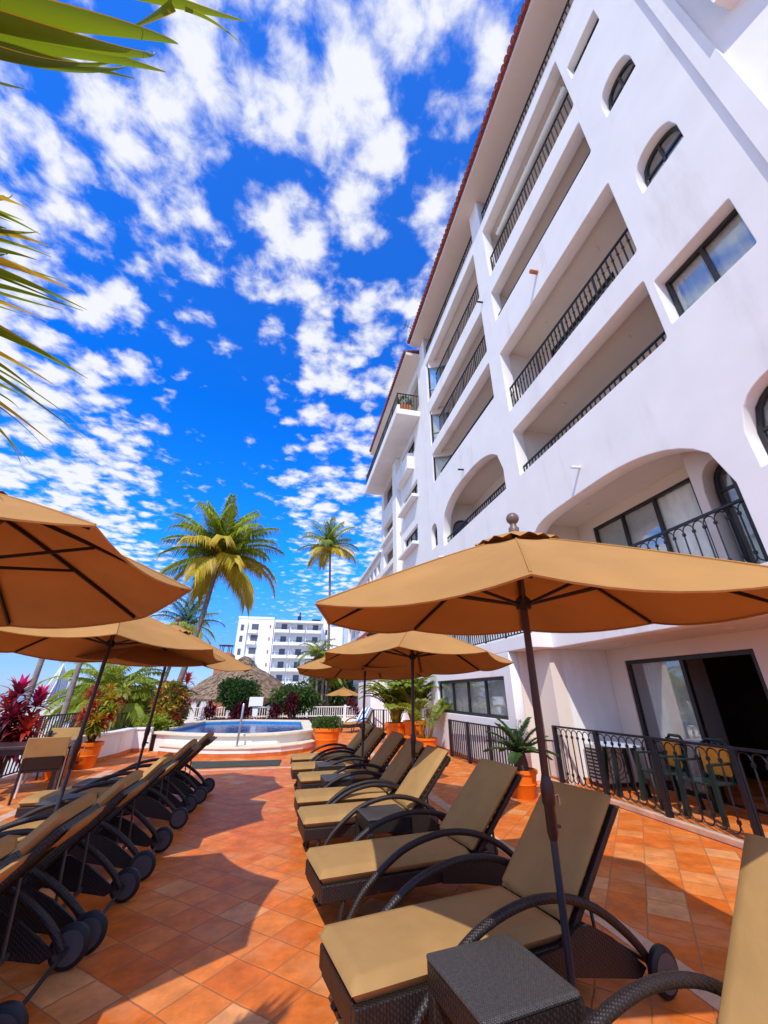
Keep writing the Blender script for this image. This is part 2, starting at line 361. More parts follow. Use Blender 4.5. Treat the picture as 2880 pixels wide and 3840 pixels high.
w = bpy.data.worlds.new('World'); scene.world = w; w.use_nodes = True
nt = w.node_tree; N = nt.nodes; L = nt.links
bg = N['Background']; bg.inputs['Strength'].default_value = .108
sky = N.new('ShaderNodeTexSky'); sky.sky_type = 'NISHITA'; sky.sun_disc = False; sky.sun_elevation = sun_el; sky.sun_rotation = sun_az
sky.air_density = 1.0; sky.dust_density = .3; sky.ozone_density = 3.0; sky.altitude = 0
tc = N.new('ShaderNodeTexCoord'); sx = N.new('ShaderNodeSeparateXYZ'); L.new(tc.outputs['Generated'], sx.inputs[0])
tr_ = N.new('ShaderNodeValToRGB'); e_ = tr_.color_ramp.elements
e_[0].position = 0; e_[0].color = (.22, .29, .52, 1); e_[1].position = 1; e_[1].color = (.10, .42, 1.0, 1)
for p_, c_ in ((.1, (.13, .26, .54)), (.18, (.10, .33, .66)), (.3, (.03, .42, 1.0)), (.6, (.012, .37, 1.0))):
    k_ = e_.new(p_); k_.color = (*c_, 1)
L.new(sx.outputs[2], tr_.inputs[0])
hs = N.new('ShaderNodeMix'); hs.data_type = 'RGBA'; hs.blend_type = 'MULTIPLY'; hs.inputs[0].default_value = 1
L.new(sky.outputs[0], hs.inputs[6]); L.new(tr_.outputs[0], hs.inputs[7])
gn = N.new('ShaderNodeVectorMath'); gn.operation = 'SCALE'; gn.inputs['Scale'].default_value = 3.25; L.new(hs.outputs[2], gn.inputs[0])
def mth(op, a, b=None, c=None, clamp=False):
    n = N.new('ShaderNodeMath'); n.operation = op; n.use_clamp = clamp
    for i, q in enumerate((a, b, c)):
        if q is None: continue
        if isinstance(q, (int, float)): n.inputs[i].default_value = q
        else: L.new(q, n.inputs[i])
    return n.outputs[0]
zz = mth('ADD', mth('MAXIMUM', sx.outputs[2], 0), .05)
uu = mth('DIVIDE', sx.outputs[0], zz); vv = mth('DIVIDE', sx.outputs[1], zz)
cv = N.new('ShaderNodeCombineXYZ'); L.new(uu, cv.inputs[0]); L.new(vv, cv.inputs[1])
def noise(scale, det, rough, loc=(0, 0, 0), dist=0):
    mp = N.new('ShaderNodeMapping'); mp.inputs['Location'].default_value = loc; L.new(cv.outputs[0], mp.inputs[0])
    n = N.new('ShaderNodeTexNoise'); n.inputs['Scale'].default_value = scale; n.inputs['Detail'].default_value = det; n.inputs['Roughness'].default_value = rough; n.inputs['Distortion'].default_value = dist
    L.new(mp.outputs[0], n.inputs['Vector']); return n.outputs['Fac']
f1 = noise(6.0, 3, .5, (3.1, 1.7, 0), .1); f2 = noise(1.6, 2, .5, (7.3, 2.2, 0)); f3 = noise(19, 9, .64, (1, 9, 0), .3)
def puffs(scale, loc, warp):
    mp = N.new('ShaderNodeMapping'); mp.inputs['Location'].default_value = loc; L.new(cv.outputs[0], mp.inputs[0])
    nz = N.new('ShaderNodeTexNoise'); nz.inputs['Scale'].default_value = scale * 1.3; nz.inputs['Detail'].default_value = 3; L.new(mp.outputs[0], nz.inputs['Vector'])
    vm = N.new('ShaderNodeVectorMath'); vm.operation = 'MULTIPLY_ADD'; vm.inputs[1].default_value = (warp, warp, 0); L.new(nz.outputs['Color'], vm.inputs[0]); L.new(mp.outputs[0], vm.inputs[2])
    v = N.new('ShaderNodeTexVoronoi'); v.feature = 'SMOOTH_F1'; v.voronoi_dimensions = '2D'; v.inputs['Scale'].default_value = scale; v.inputs['Smoothness'].default_value = .35
    L.new(vm.outputs[0], v.inputs['Vector']); return mth('SUBTRACT', 1.0, mth('MULTIPLY', v.outputs['Distance'], 1.15))
pf = puffs(7.8, (1.3, .6, 0), .16); pf2 = puffs(14.5, (4.3, 2.6, 0), .09)
# clear lane that runs away from the terrace, a little left of the facade line
band = mth('ABSOLUTE', mth('ADD', mth('ADD', uu, mth('MULTIPLY_ADD', vv, .09, .20)), mth('MULTIPLY', mth('SUBTRACT', f2, .5), .25)))
lane = mth('SUBTRACT', 1.6, mth('DIVIDE', band, mth('MULTIPLY_ADD', vv, .12, .07)), clamp=True)
lane = mth('MULTIPLY', lane, mth('MULTIPLY_ADD', vv, 1.4, -.55, clamp=True))
d = mth('ADD', mth('MULTIPLY', pf, .33), mth('MULTIPLY', pf2, .17))
d = mth('ADD', d, mth('ADD', mth('MULTIPLY', f1, .24), mth('MULTIPLY', f3, .44)))
d = mth('ADD', d, mth('MULTIPLY', mth('SUBTRACT', f2, .5), .22))
d = mth('SUBTRACT', d, mth('MULTIPLY', lane, .20))
d = mth('ADD', d, mth('MULTIPLY', mth('SUBTRACT', mth('MULTIPLY', uu, -1.0), .40, clamp=True), .09))
cr = N.new('ShaderNodeValToRGB'); cr.color_ramp.interpolation = 'EASE'
cr.color_ramp.elements[0].position = .50; cr.color_ramp.elements[0].color = (0, 0, 0, 1)
cr.color_ramp.elements[1].position = .76; cr.color_ramp.elements[1].color = (1, 1, 1, 1)
L.new(d, cr.inputs[0])
fade = mth('MULTIPLY_ADD', sx.outputs[2], 5.5, -.25, clamp=True)
al = mth('MULTIPLY', mth('MULTIPLY', cr.outputs[0], fade), .94)
mx = N.new('ShaderNodeMix'); mx.data_type = 'RGBA'; L.new(al, mx.inputs[0]); L.new(gn.outputs[0], mx.inputs[6]); mx.inputs[7].default_value = (9.0, 9.1, 9.5, 1)
L.new(mx.outputs[2], bg.inputs['Color'])

scene.view_settings.view_transform = 'Standard'; scene.view_settings.look = 'None'; scene.view_settings.exposure = 0; scene.view_settings.gamma = 1
scene.cycles.max_bounces = 8; scene.cycles.transparent_max_bounces = 12
scene.cycles.use_denoising = True
#PART2
# ------------------------------------------------------------------ ground
DX0, DX1 = -5.45, 9.5
o = MB().box(DX0, DX1, -8, 42, -.3, 0).build('terrace_floor', M['tile']); struct(o)
mb = MB()
mb.box(2.42, 2.6, -6, 16, .0, .004); mb.box(-3.72, -3.55, -6, 11.4, .0, .004); mb.box(-3.72, 2.6, 10.85, 11.02, .0005, .0045)
o = mb.build('floor_band', M['band']); struct(o)
o = MB().box(-90, 9.5, -30, 260, -4.2, -3.0).build('beach', M['sand']); struct(o)
o = MB().box(-9000, 9000, -600, 16000, -7.0, -6.0).build('sea', M['sea']); struct(o)
o = MB().box(-40, 160, 42, 260, -3.0, -2.2).build('town_ground', M['sand']); struct(o)

# ------------------------------------------------------------------ sun loungers (feet towards -X)
ARM = [(.10, .0), (.19, .12), (.28, .24), (.43, .355), (.60, .45), (.80, .505), (1.02, .525), (1.25, .495), (1.45, .42), (1.62, .31), (1.745, .20), (1.81, .11)]
def smooth_path(pts, k=3):
    out = []
    n = len(pts)
    for i in range(n - 1):
        p0, p1, p2, p3 = pts[max(i - 1, 0)], pts[i], pts[i + 1], pts[min(i + 2, n - 1)]
        for j in range(k):
            t = j / k
            out.append(tuple(.5 * ((2 * b) + (-a + c) * t + (2 * a - 5 * b + 4 * c - d) * t * t + (-a + 3 * b - 3 * c + d) * t ** 3) for a, b, c, d in zip(p0, p1, p2, p3)))
    out.append(pts[-1]); return out
def cushion(mb, x0, x1, w, z0, t, nx=22, ny=12, crown=.014):
    "puffy slab with rounded rim, local x along the length"
    prof = []
    def rr(u, e): return (1 - abs(u) ** e) ** (1 / e) if abs(u) < 1 else 0
    top = []; bot = []
    for i in range(nx + 1):
        for j in range(ny + 1):
            u = -math.cos(PI * i / nx) * .5 + (i / nx * 2 - 1) * .5; v = -math.cos(PI * j / ny) * .5 + (j / ny * 2 - 1) * .5
            h = rr(u, 22) * rr(v, 9)
            x = (x0 + x1) / 2 + u * (x1 - x0) / 2; y = v * w / 2
            top.append((x, y, z0 + t / 2 + h * (t / 2 + crown * (1 - u * u) * (1 - v * v)))); bot.append((x, y, z0 + t / 2 - h * t / 2))
    n = ny + 1
    f = []
    for i in range(nx):
        for j in range(ny):
            a = i * n + j; f.append((a, a + n, a + n + 1, a + 1))
    k = len(top); g = [tuple(k + q for q in reversed(t_)) for t_ in f]
    # rim vertices coincide; weld later by building a side skirt
    rim = [i * n for i in range(nx + 1)] + [nx * n + j for j in range(1, n)] + [i * n + ny for i in range(nx - 1, -1, -1)] + [j for j in range(ny - 1, 0, -1)]
    s = [(rim[i], rim[(i + 1) % len(rim)], k + rim[(i + 1) % len(rim)], k + rim[i]) for i in range(len(rim))]
    return mb.add(top + bot, f + g)
HX, HZ, BL, BANG = 1.25, .31, .80, 45
def make_lounger(label, group, cover=None, name='sun_lounger', back=True):
    t = thing(name, label, 'sun lounger', group=group)
    W = .56
    mb = MB()
    # bed: woven side rails, front apron, slatted deck
    mb.box(-.01, 1.30, -W / 2, -W / 2 + .05, .20, .30); mb.box(-.01, 1.30, W / 2 - .05, W / 2, .20, .30)
    mb.box(-.01, .04, -W / 2 + .05, W / 2 - .05, .19, .30); mb.box(.04, 1.30, -W / 2 + .05, W / 2 - .05, .265, .295)
    mb.box(1.25, 1.30, -W / 2 + .05, W / 2 - .05, .20, .26)
    o = mb.build('bed_frame', M['wicker'], t, bevel=.008)
    for s in (-1, 1):
        y = s * (W / 2 + .045)
        p = [(a, y, b + .0) for a, b in smooth_path(ARM)]
        MB().tube(p, [.024] * len(p), 10).build('arm', M['wicker'], t, smooth=50)
        # woven cheek below the back half of the arm
        low = [(.95, .205), (1.25, .17), (1.5, .12), (1.72, .075), (1.78, .11), (1.68, .19), (1.55, .28), (1.40, .355), (1.30, .36), (1.18, .30), (.95, .29)]
        MB().extr(low, 1, y - s * .035, y - s * .015).build('side_panel', M['wicker'], t)
        MB().tube([(.17, s * (W / 2 - .03), .22), (.12, s * (W / 2 - .02), .0)], .02, 8).build('leg', M['wicker'], t)
        wh = MB(); c = (1.835, y + s * .045, .112)
        prof = [(.02, -.022), (.096, -.024), (.110, -.014), (.112, .0), (.110, .014), (.096, .024), (.02, .022)]
        q = MB().lathe(prof, 28)
        wh.add([(c[0] + v[0], c[1] + v[2], c[2] + v[1]) for v in q.v], q.f)
        wo = wh.build('wheel', M['rubber'], t, smooth=40)
        h = MB().lathe([(.084, -.027), (.078, .027)], 24); h2 = MB()
        h2.add([(c[0] + v[0], c[1] + v[2] * 1.05, c[2] + v[1]) for v in h.v], h.f)
        k = MB().lathe([(.016, -.034), (.014, .034)], 12)
        h2.add([(c[0] + v[0], c[1] + v[2], c[2] + v[1]) for v in k.v], k.f)
        h2.build('hub', M['hub'], wo, smooth=40)
    MB().tube([(1.835, -W / 2 - .07, .112), (1.835, W / 2 + .07, .112)], .012, 8).build('axle', M['rubber'], t)
    # backrest frame, tilted about the hinge
    c, s_ = math.cos(R(BANG)), math.sin(R(BANG))
    def tr(v): return (HX + v[0] * c - v[2] * s_, v[1], HZ + v[0] * s_ + v[2] * c)
    b = MB(); b.box(0, BL, -W / 2, -W / 2 + .04, -.045, -.005); b.box(0, BL, W / 2 - .04, W / 2, -.045, -.005)
    for k in range(12): b.box(.03 + k * .066, .075 + k * .066, -W / 2 + .04, W / 2 - .04, -.03, -.012)
    b.box(BL - .04, BL, -W / 2 + .04, W / 2 - .04, -.05, -.004)
    b.v = [tr(v) for v in b.v]; b.build('backrest', M['wicker'], t, bevel=.006)
    for s in (-1, 1):
        MB().tube([tr((.34, s * .2, -.04)), (1.55, s * .2, .15)], .011, 6).build('prop_strut', M['hub'], t)
    MB().beam((1.55, -.25, .15), (1.55, .25, .15), .025, .025).build('prop_bar', M['hub'], t)
    if back:
        cu = MB(); cushion(cu, -.025, HX + .0, W - .005, .30, .082); so = cu.build('seat_cushion', M['cushion'], t, smooth=60)
        q = [(-.022, -.27, .341), (1.24, -.27, .341), (1.24, .27, .341), (-.022, .27, .341), (-.022, -.27, .341)]; MB().tube(q, .0055, 5).build('piping', M['cushion'], so)
        cb = MB(); cushion(cb, .045, BL + .03, W - .005, 0, .08); cb.v = [tr(v) for v in cb.v]; cb.build('back_cushion', M['cushion'], t, smooth=60)
        fl = MB(); cushion(fl, BL - .10, BL + .035, W - .03, -.075, .03, 6, 6, 0); fl.v = [tr(v) for v in fl.v]; fl.build('head_flap', M['cushion'], t, smooth=60)
    return t
def lounger_place(nx, ny, hd):
    "origin (foot centre) from the foot corner nearest the camera"
    a = R(hd); return (nx - math.sin(a) * .28, ny + math.cos(a) * .28, 0), a
proto = make_lounger('', 'sun loungers facing the sea on the tiled terrace')
GR = 'sun loungers facing the sea on the tiled terrace'
RIGHT = [(.596, 1.088, 10.7, 'tan cushioned lounger at the bottom right corner, only its raised back and arm in view'),
 (.43, 2.43, 11.5, 'large tan lounger beside the nearest wicker table, half shaded by the big parasol'),
 (.385, 3.67, 9, 'tan lounger second from the front in the right row, behind the half shaded one'),
 (.32, 5.02, 5.5, 'tan lounger just beyond the second wicker table in the right row'),
 (.28, 5.92, 3.5, 'tan lounger fourth from the front in the right row, no table beside its near side'),
 (.36, 7.22, 4, 'tan lounger with the third wicker table against its near side'),
 (.25, 8.28, 2.5, 'tan lounger next to last in the right row, fourth wicker table at its near side'),
 (.27, 9.42, 4, 'tan lounger farthest in the right row, nearest the orange hedge pot')]
for i, (x, y, h, lab) in enumerate(RIGHT):
    l_, a = lounger_place(x, y, h)
    if i == 0: proto.location = l_; proto.rotation_euler.z = a; proto['label'] = lab
    else:
        q_ = copy_thing(proto, l_, a, lab, GR); q_.scale.x = .91 if i > 2 else 1
LEFT = [(-2.98, 2.10, 2, 'lounger nearest the left edge of the picture, only its raised tan head end in view'),
 (-2.99, 3.02, 2, 'black wheeled lounger in the bottom left corner, back toward the path'),
 (-2.97, 3.92, 1.5, 'lounger in the left row second of those showing wheels on the path'),
 (-2.98, 5.05, 2, 'lounger left of the path with its seat lit, beside the second left parasol pole'),
 (-3.02, 6.62, 2, 'lounger left of the path with its seat in grey shade and a bright foot tip'),
 (-3.0, 7.95, 0, 'farthest lounger of the left row, its dark woven seat bare of cushion')]
for x, y, h, lab in LEFT:
    l_, a = lounger_place(x, y, h); q_ = copy_thing(proto, l_, a, lab, GR)
    if y > 7.5:
        for ch in list(q_.children):
            if ch.name.startswith('seat_cushion'):
                for g_ in list(ch.children): bpy.data.objects.remove(g_)
                bpy.data.objects.remove(ch)

# ------------------------------------------------------------------ wicker side tables
def make_table(label):
    t = thing('side_table', label, 'side table', group='wicker side tables between the loungers'); s = .235
    MB().box(-s, s, -s, s, .425, .45).build('table_top', M['wickertop'], t, bevel=.012)
    a = MB()
    for k in range(4):
        c, q = math.cos(k * PI / 2), math.sin(k * PI / 2)
        b = MB().box(-s + .006, s - .03, -s + .006, -s + .026, .33, .424)
        a.add([(v[0] * c - v[1] * q, v[0] * q + v[1] * c, v[2]) for v in b.v], b.f)
    a.build('apron', M['wicker'], t)
    for x in (-1, 1):
        for y in (-1, 1):
            MB().box(x * (s - .035) - .032, x * (s - .035) + .032, y * (s - .035) - .032, y * (s - .035) + .032, 0, .33).build('leg', M['wicker'], t, bevel=.008)
    return t
tb = make_table('grey brown wicker table largest and nearest, at the bottom edge under the big parasol')
tb.location = (1.015, 2.235, 0); tb.rotation_euler.z = R(9)
for x, y, h, lab in ((1.09, 4.86, 6, 'wicker table beside the straight pole of the second right parasol'),
                     (.86, 6.82, 4, 'wicker table in front of the fifth lounger of the right row'),
                     (.86, 8.05, 3, 'smallest wicker table in the right row, farthest from the camera'),
                     (-2.05, 3.0 - .55, 2, 'wicker table among the loungers at the left edge, mostly hidden'),
                     (-2.35, 6.22, 2, 'wicker table before the shaded lounger of the left row')):
    copy_thing(tb, (x, y, 0), R(h), lab)

# ------------------------------------------------------------------ parasols
def make_parasol(label, R0=1.40, rise=.53, name='parasol', group='tan octagonal parasols over the loungers'):
    t = thing(name, label, 'parasol', group=group)
    ZR = 2.0; ZA = ZR + rise
    mb = MB(); nr, na = 8, 8
    def pt(r, k, a):   # r 0..1, k panel, a 0..1 across the panel
        t0 = 2 * PI * k / 8; t1 = 2 * PI * (k + 1) / 8
        p = Vector((math.cos(t0), math.sin(t0))) * (1 - a) + Vector((math.cos(t1), math.sin(t1))) * a
        sag = 4 * a * (1 - a)
        p *= R0 * r * (1 - .03 * sag * r * r)
        z = ZA - rise * (r ** 1.12) - .03 * sag * r - .018 * sag * r ** 5
        return (p.x, p.y, z)
    vs = []; fs = []
    for i in range(nr + 1):
        r = .05 + .95 * i / nr
        for k in range(8):
            for j in range(na): vs.append(pt(r, k, j / na))
    n = 8 * na
    for i in range(nr):
        for j in range(n): fs.append((i * n + j, (i + 1) * n + j, (i + 1) * n + (j + 1) % n, i * n + (j + 1) % n))
    mb.add(vs, fs)
    can = mb.build('canopy', M['fabric'], t, smooth=14)
    hem = MB(); pts = [Vector(pt(1, k, j / na)) + Vector((0, 0, -.004)) for k in range(8) for j in range(na)]; pts.append(pts[0])
    hem.tube([p * 1.0 for p in pts], .007, 5, cap=False); hem.build('hem', M['fabric'], can, smooth=60)
    for k in range(8):
        sp_ = [Vector(pt(.2 + .8 * i / 8, k, 0)) + Vector((0, 0, .003)) for i in range(9)]; MB().tube(sp_, .0055, 5).build('seam', M['fabric'], can)
    vc = MB(); vs = []; m = 64
    for i in range(5):
        r = .02 + .27 * i / 4
        for j in range(m):
            a = 2 * PI * j / m; oct_ = math.cos(PI / 8) / math.cos(((a + PI / 8) % (PI / 4)) - PI / 8)
            wav = .012 * math.sin(a * 16) * (i / 4) ** 3
            vs.append((r * oct_ * math.cos(a), r * oct_ * math.sin(a), ZA + .052 - .37 * r - wav))
    vc.add(vs, [(i * m + j, (i + 1) * m + j, (i + 1) * m + (j + 1) % m, i * m + (j + 1) % m) for i in range(4) for j in range(m)])
    vc.build('vent_cap', M['fabric'], t, smooth=30)
    f = MB(); f.lathe([(.034, ZA + .035), (.036, ZA + .07), (.022, ZA + .085), (.022, ZA + .105)], 14); f.sphere((0, 0, ZA + .142), .044, 14, 10)
    f.build('finial', M['finial'], t, smooth=50)
    MB().tube([(0, 0, .93), (0, 0, ZA + .05)], .022, 14).build('upper_pole', M['polebrown'], t, smooth=50)
    MB().tube([(0, 0, .0), (0, 0, .95)], .0195, 14).build('lower_pole', M['polegrey'], t, smooth=50)
    c = MB().lathe([(.022, .80), (.029, .83), (.029, .95), (.036, .97), (.036, 1.05), (.028, 1.08), (.023, 1.1)], 14)
    cl = c.build('crank_collar', M['polebrown'], t, smooth=40)
    MB().tube([(.03, 0, 1.0), (.075, 0, 1.0), (.08, 0, .95)], .006, 6).build('crank', M['steel'], cl)
    MB().tube([(.03, 0, .86), (.06, 0, .85)], .01, 6).build('knob', M['polegrey'], cl)
    b = MB().lathe([(.20, 0), (.20, .035), (.05, .05), (.045, .16), (.024, .17)], 22); b.build('base', M['rubber'], t, smooth=30)
    hb = ZA - .46
    MB().lathe([(.026, hb - .04), (.048, hb - .03), (.048, hb + .03), (.026, hb + .05)], 14).build('runner', M['rib'], t, smooth=40)
    for k in range(8):
        a = 2 * PI * k / 8; d = Vector((math.cos(a), math.sin(a), 0))
        pr = []
        for r in (.02, .3, .55, .8, .97):
            q = pt(max(r, .05), k, 0); pr.append(Vector((q[0], q[1], q[2] - .018)))
        rb = MB()
        for i in range(4): rb.beam(pr[i], pr[i + 1], .014, .022)
        ro = rb.build('rib', M['rib'], t)
        MB().beam(d * .045 + Vector((0, 0, hb)), pr[2] + Vector((0, 0, -.01)), .012, .018).build('strut', M['rib'], ro)
    return t
GP = 'tan octagonal parasols over the loungers'
pz = make_parasol('largest tan parasol at right with a ball finial, in front of the hotel balconies')
def put(o, x, y, tz, lean=(0, 0), spin=0, sc=1):
    "lean = (dx, dy) of the canopy against the foot, metres over 2 m"
    n = Vector((lean[0], lean[1], 2)).normalized(); q = Vector((0, 0, 1)).rotation_difference(n)
    o.rotation_euler = (q @ Euler((0, 0, spin)).to_quaternion()).to_euler()
    o.location = (x, y, 0); o.scale = (sc, sc, tz / 2.0)
put(pz, 1.55, 2.54, 2.03, (-.045, -.14), R(14.5), 1.032)
for x, y, tz, lean, spin, lab in (
    (1.665, 5.72, 1.965, (.07, .09), R(22.2), 'second tan parasol in the right row, on a straight dark pole, under the largest one'),
    (1.43, 8.10, 1.93, (.04, .09), R(19), 'third tan parasol in the right row, partly hidden behind the second'),
    (-1.99, 2.62, 2.17, (-.10, .10), R(11), 'tan parasol cut by the left edge, seen from below with black ribs'),
    (-2.22, 5.60, 2.03, (.05, .09), R(22), 'pale tan parasol at left on a dark slanted pole, beneath the edge parasol'),
    (-2.1, 7.60, 2.03, (.14, -.1), R(34), 'farthest tan parasol of the left row, its canopy tip against the thatched roof')):
    put(copy_thing(pz, (0, 0, 0), 0, lab, GP), x, y, tz, lean, spin, 1.03 if x > 1.7 else 1)
far = copy_thing(pz, (0, 0, 0), 0, 'tiny faded tan parasol with drooping edge by the white fence beyond the pool', GP)
put(far, 3.3, 25.5, 1.46, (0, 0), R(22), .78)
#PART3
# ------------------------------------------------------------------ the hotel
FX = 5.15          # facade plane
hotel = thing('hotel_building', 'big white hotel rising at right, with rows of deep balconies and arched openings', 'hotel', (FX, 8, 0))
def hb(mb, name, m, smooth=None, bevel=0, parent=None): return mb.build(name, m, parent or hotel, smooth=smooth, bevel=bevel, world=True)

# main facade sheet, both bays
holes = [
 arch_poly(3.18, 7.50, 2.90, 3.9, 5.06, 2.3, 5.5, 26),          # first floor arch
 rect_poly(3.27, 7.52, 6.45, 7.78, .05),
 rect_poly(3.18, 7.52, 8.42, 10.52, .05),
 rect_poly(3.24, 7.45, 11.80, 13.05, .05),
 rect_poly(3.20, 7.36, 13.72, 16.05, .05),
 rect_poly(2.12, 3.02, 14.50, 15.08, .03),
 arch_poly(2.02, 2.74, 11.93, 12.35, 12.74, 2.2),
 arch_poly(1.98, 2.75, 9.30, 9.68, 10.08, 2.2),
 rect_poly(1.93, 3.13, 6.60, 7.56, .03),
 arch_poly(1.60, 2.87, 3.95, 4.45, 5.0, 2.2),
 arch_poly(8.22, 12.80, 6.45, 7.05, 8.15, 2.4, 2.4, 22),
 rect_poly(8.15, 13.45, 9.45, 10.82, .05),
 rect_poly(8.15, 13.5, 11.30, 13.10, .05),
 rect_poly(8.12, 13.6, 13.75, 16.05, .05),
 arch_poly(13.42, 14.08, 6.75, 7.35, 7.72, 2.2),
]
outer = [(1.46, 2.38), (14.45, 2.38), (14.45, 18.02), (13.75, 18.02), (13.75, 16.62), (8.05, 16.62), (8.05, 18.02), (7.42, 18.02), (7.42, 16.55), (1.46, 16.55)]
holed_wall('facade_wall', FX, .30, outer, holes, M['stucco'], hotel)
IX = FX + .302
mb = MB()
mb.box(IX, 9, 7.56, 8.08, 2.89, 18.0); mb.box(IX, 9, 13.72, 14.44, 2.7, 18.0); mb.box(FX, IX - .002, 7.57, 8.10, 0, 2.377)
mb.box(IX, 9, 1.3, 1.45, 0, 18)
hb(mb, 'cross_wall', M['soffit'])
hb(MB().box(IX, 9, 7.56, 8.08, 0, 2.385), 'patio_cross_wall', M['stucco'])
mb = MB()
for z, t in ((2.38, .5), (5.2, .5), (7.9, .5), (10.65, .55), (13.16, .5), (16.1, .42)):
    mb.box(IX + .001, 9, 1.452, 7.558, z, z + t); 
for z, t in ((5.2, .5), (8.3, .55), (10.95, .3), (13.22, .5), (16.12, .45)):
    mb.box(IX + .001, 9, 8.082, 13.718, z, z + t)
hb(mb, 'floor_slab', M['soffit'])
# back walls of the balconies with door openings
BX = 6.5
levels = [(0.02, 2.38), (2.88, 5.2), (5.7, 7.9), (8.4, 10.65), (11.2, 13.16), (13.66, 16.1), (16.52, 18.0)]
doors = []
for i, (z0, z1) in enumerate(levels):
    dz = min(2.08, z1 - z0 - .18)
    doors.append((4.64, 7.10, z0 + .03, z0 + .03 + dz) if i else (4.66, 7.10, .05, 2.14))
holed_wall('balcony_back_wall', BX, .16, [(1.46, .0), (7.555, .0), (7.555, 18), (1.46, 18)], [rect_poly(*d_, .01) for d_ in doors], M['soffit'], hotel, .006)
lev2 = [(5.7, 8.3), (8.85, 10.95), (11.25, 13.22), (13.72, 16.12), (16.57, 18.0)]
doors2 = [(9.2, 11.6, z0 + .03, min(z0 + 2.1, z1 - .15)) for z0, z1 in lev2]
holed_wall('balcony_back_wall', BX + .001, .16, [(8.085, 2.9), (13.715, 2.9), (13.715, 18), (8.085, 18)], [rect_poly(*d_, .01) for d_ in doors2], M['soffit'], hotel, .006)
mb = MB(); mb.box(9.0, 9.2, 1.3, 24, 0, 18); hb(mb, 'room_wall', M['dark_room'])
def curtain(y0, y1, z0, z1, x, amp=.03, n=40, parent=None):
    mb = MB(); vs = []
    for i in range(n + 1):
        y = y0 + (y1 - y0) * i / n; a = amp * math.sin(i * 1.9) + amp * .5 * math.sin(i * .7 + 1)
        vs += [(x + a, y, z0), (x + a * .8, y, (z0 + z1) / 2), (x + a * .5, y, z1)]
    mb.add(vs, [(i * 3 + j, i * 3 + 3 + j, i * 3 + 4 + j, i * 3 + 1 + j) for i in range(n) for j in range(2)])
    return mb.build('curtain', M['curtain'], parent or hotel, smooth=80, world=True)
def glazing(x, y0, y1, z0, z1, panes=2, fw=.06, name='window', opens=None, curt=True, glass='glass', ct=1.0):
    "framed glazing facing -X; opens = index of a pane left out"
    mb = MB()
    mb.box(x, x + .07, y0, y1, z0, z0 + fw); mb.box(x, x + .07, y0, y1, z1 - fw, z1)
    for i in range(panes + 1):
        yy = y0 + (y1 - y0 - fw) * i / panes
        mb.box(x + .002, x + .068, yy, yy + fw, z0 + fw, z1 - fw)
    w_ = hb(mb, name, M['frame'])
    g = MB()
    for i in range(panes):
        if opens is not None and i == opens: continue
        a = y0 + (y1 - y0) * i / panes + fw * .5; b = y0 + (y1 - y0) * (i + 1) / panes - fw * .1
        g.box(x + .03, x + .038, a + .02, b, z0 + fw, z1 - fw)
    hb(g, 'pane', M[glass], parent=w_)
    if curt: curtain(y0 + .06, y0 + (y1 - y0) * ct, z0 + .06, z1 - .03, x + .12, parent=w_)
    return w_
def arch_window(x, y0, y1, z0, zs, zt, p=2.2, bars=1):
    out = arch_poly(y0, y1, z0, zs, zt, p); c = (y0 + y1) / 2; k = .055
    inn = arch_poly(y0 + k, y1 - k, z0 + k, zs, zt - k, p)
    w_ = holed_wall('window', x, .06, out, [inn], M['frame'], hotel, .004)
    b = MB(); b.box(x + .005, x + .055, c - .02, c + .02, z0 + k, zt - k); b.box(x + .007, x + .053, y0 + k, y1 - k, zs - .02, zs + .02)
    hb(b, 'glazing_bar', M['frame'], parent=w_)
    g = MB(); g.extr([(a, q) for a, q in arch_poly(y0 + .02, y1 - .02, z0 + .02, zs, zt - .02, p)], 0, x + .028, x + .034); hb(g, 'pane', M['glass'], parent=w_)
    curtain(y0 + .03, y1 - .03, z0, zt - .1, x + .2, parent=w_)
for i, d_ in enumerate(doors):
    if i == 0:
        mbf = glazing(BX + .03, 5.85, d_[1], d_[2], d_[3], 1, .07, 'sliding_door', curt=True, ct=.78, glass='clearglass')
        f = MB(); f.box(BX + .03, BX + .1, d_[0], 5.85, d_[3] - .07, d_[3]); f.box(BX + .03, BX + .1, d_[0], d_[0] + .07, d_[2], d_[3] - .07); f.box(BX + .03, BX + .1, d_[0] + .07, 5.85, d_[2], d_[2] + .03); hb(f, 'door_frame', M['frame'])
    else:
        glazing(BX + .03, *d_, 3 if i == 1 else 2, .055, 'sliding_door', opens=0 if i == 1 else None, glass='glass')
for d_ in doors2: glazing(BX + .03, *d_, 2, .055, 'sliding_door')
arch_window(FX + .16, 2.03, 2.73, 11.94, 12.35, 12.73); arch_window(FX + .16, 1.99, 2.74, 9.31, 9.68, 10.07)
arch_window(FX + .18, 1.61, 2.86, 3.96, 4.45, 4.99); arch_window(FX + .16, 13.43, 14.07, 6.76, 7.35, 7.71)
glazing(FX + .18, 2.13, 3.01, 14.51, 15.07, 2, .04); glazing(FX + .20, 1.94, 3.12, 6.61, 7.55, 2, .05)
# first floor: wall return with a deep arched niche and window beside the balcony door
holed_wall('niche_wall', FX + .60, .25, [(3.15, 2.89), (4.12, 2.89), (4.12, 5.19), (3.15, 5.19)], [arch_poly(3.42, 3.98, 2.95, 4.25, 4.66, 2.2)], M['soffit'], hotel, .01)
mb = MB(); mb.box(FX + .852, BX, 4.02, 4.12, 2.89, 5.19); hb(mb, 'niche_wall', M['soffit'])
arch_window(FX + .80, 3.43, 3.97, 2.96, 4.25, 4.65)
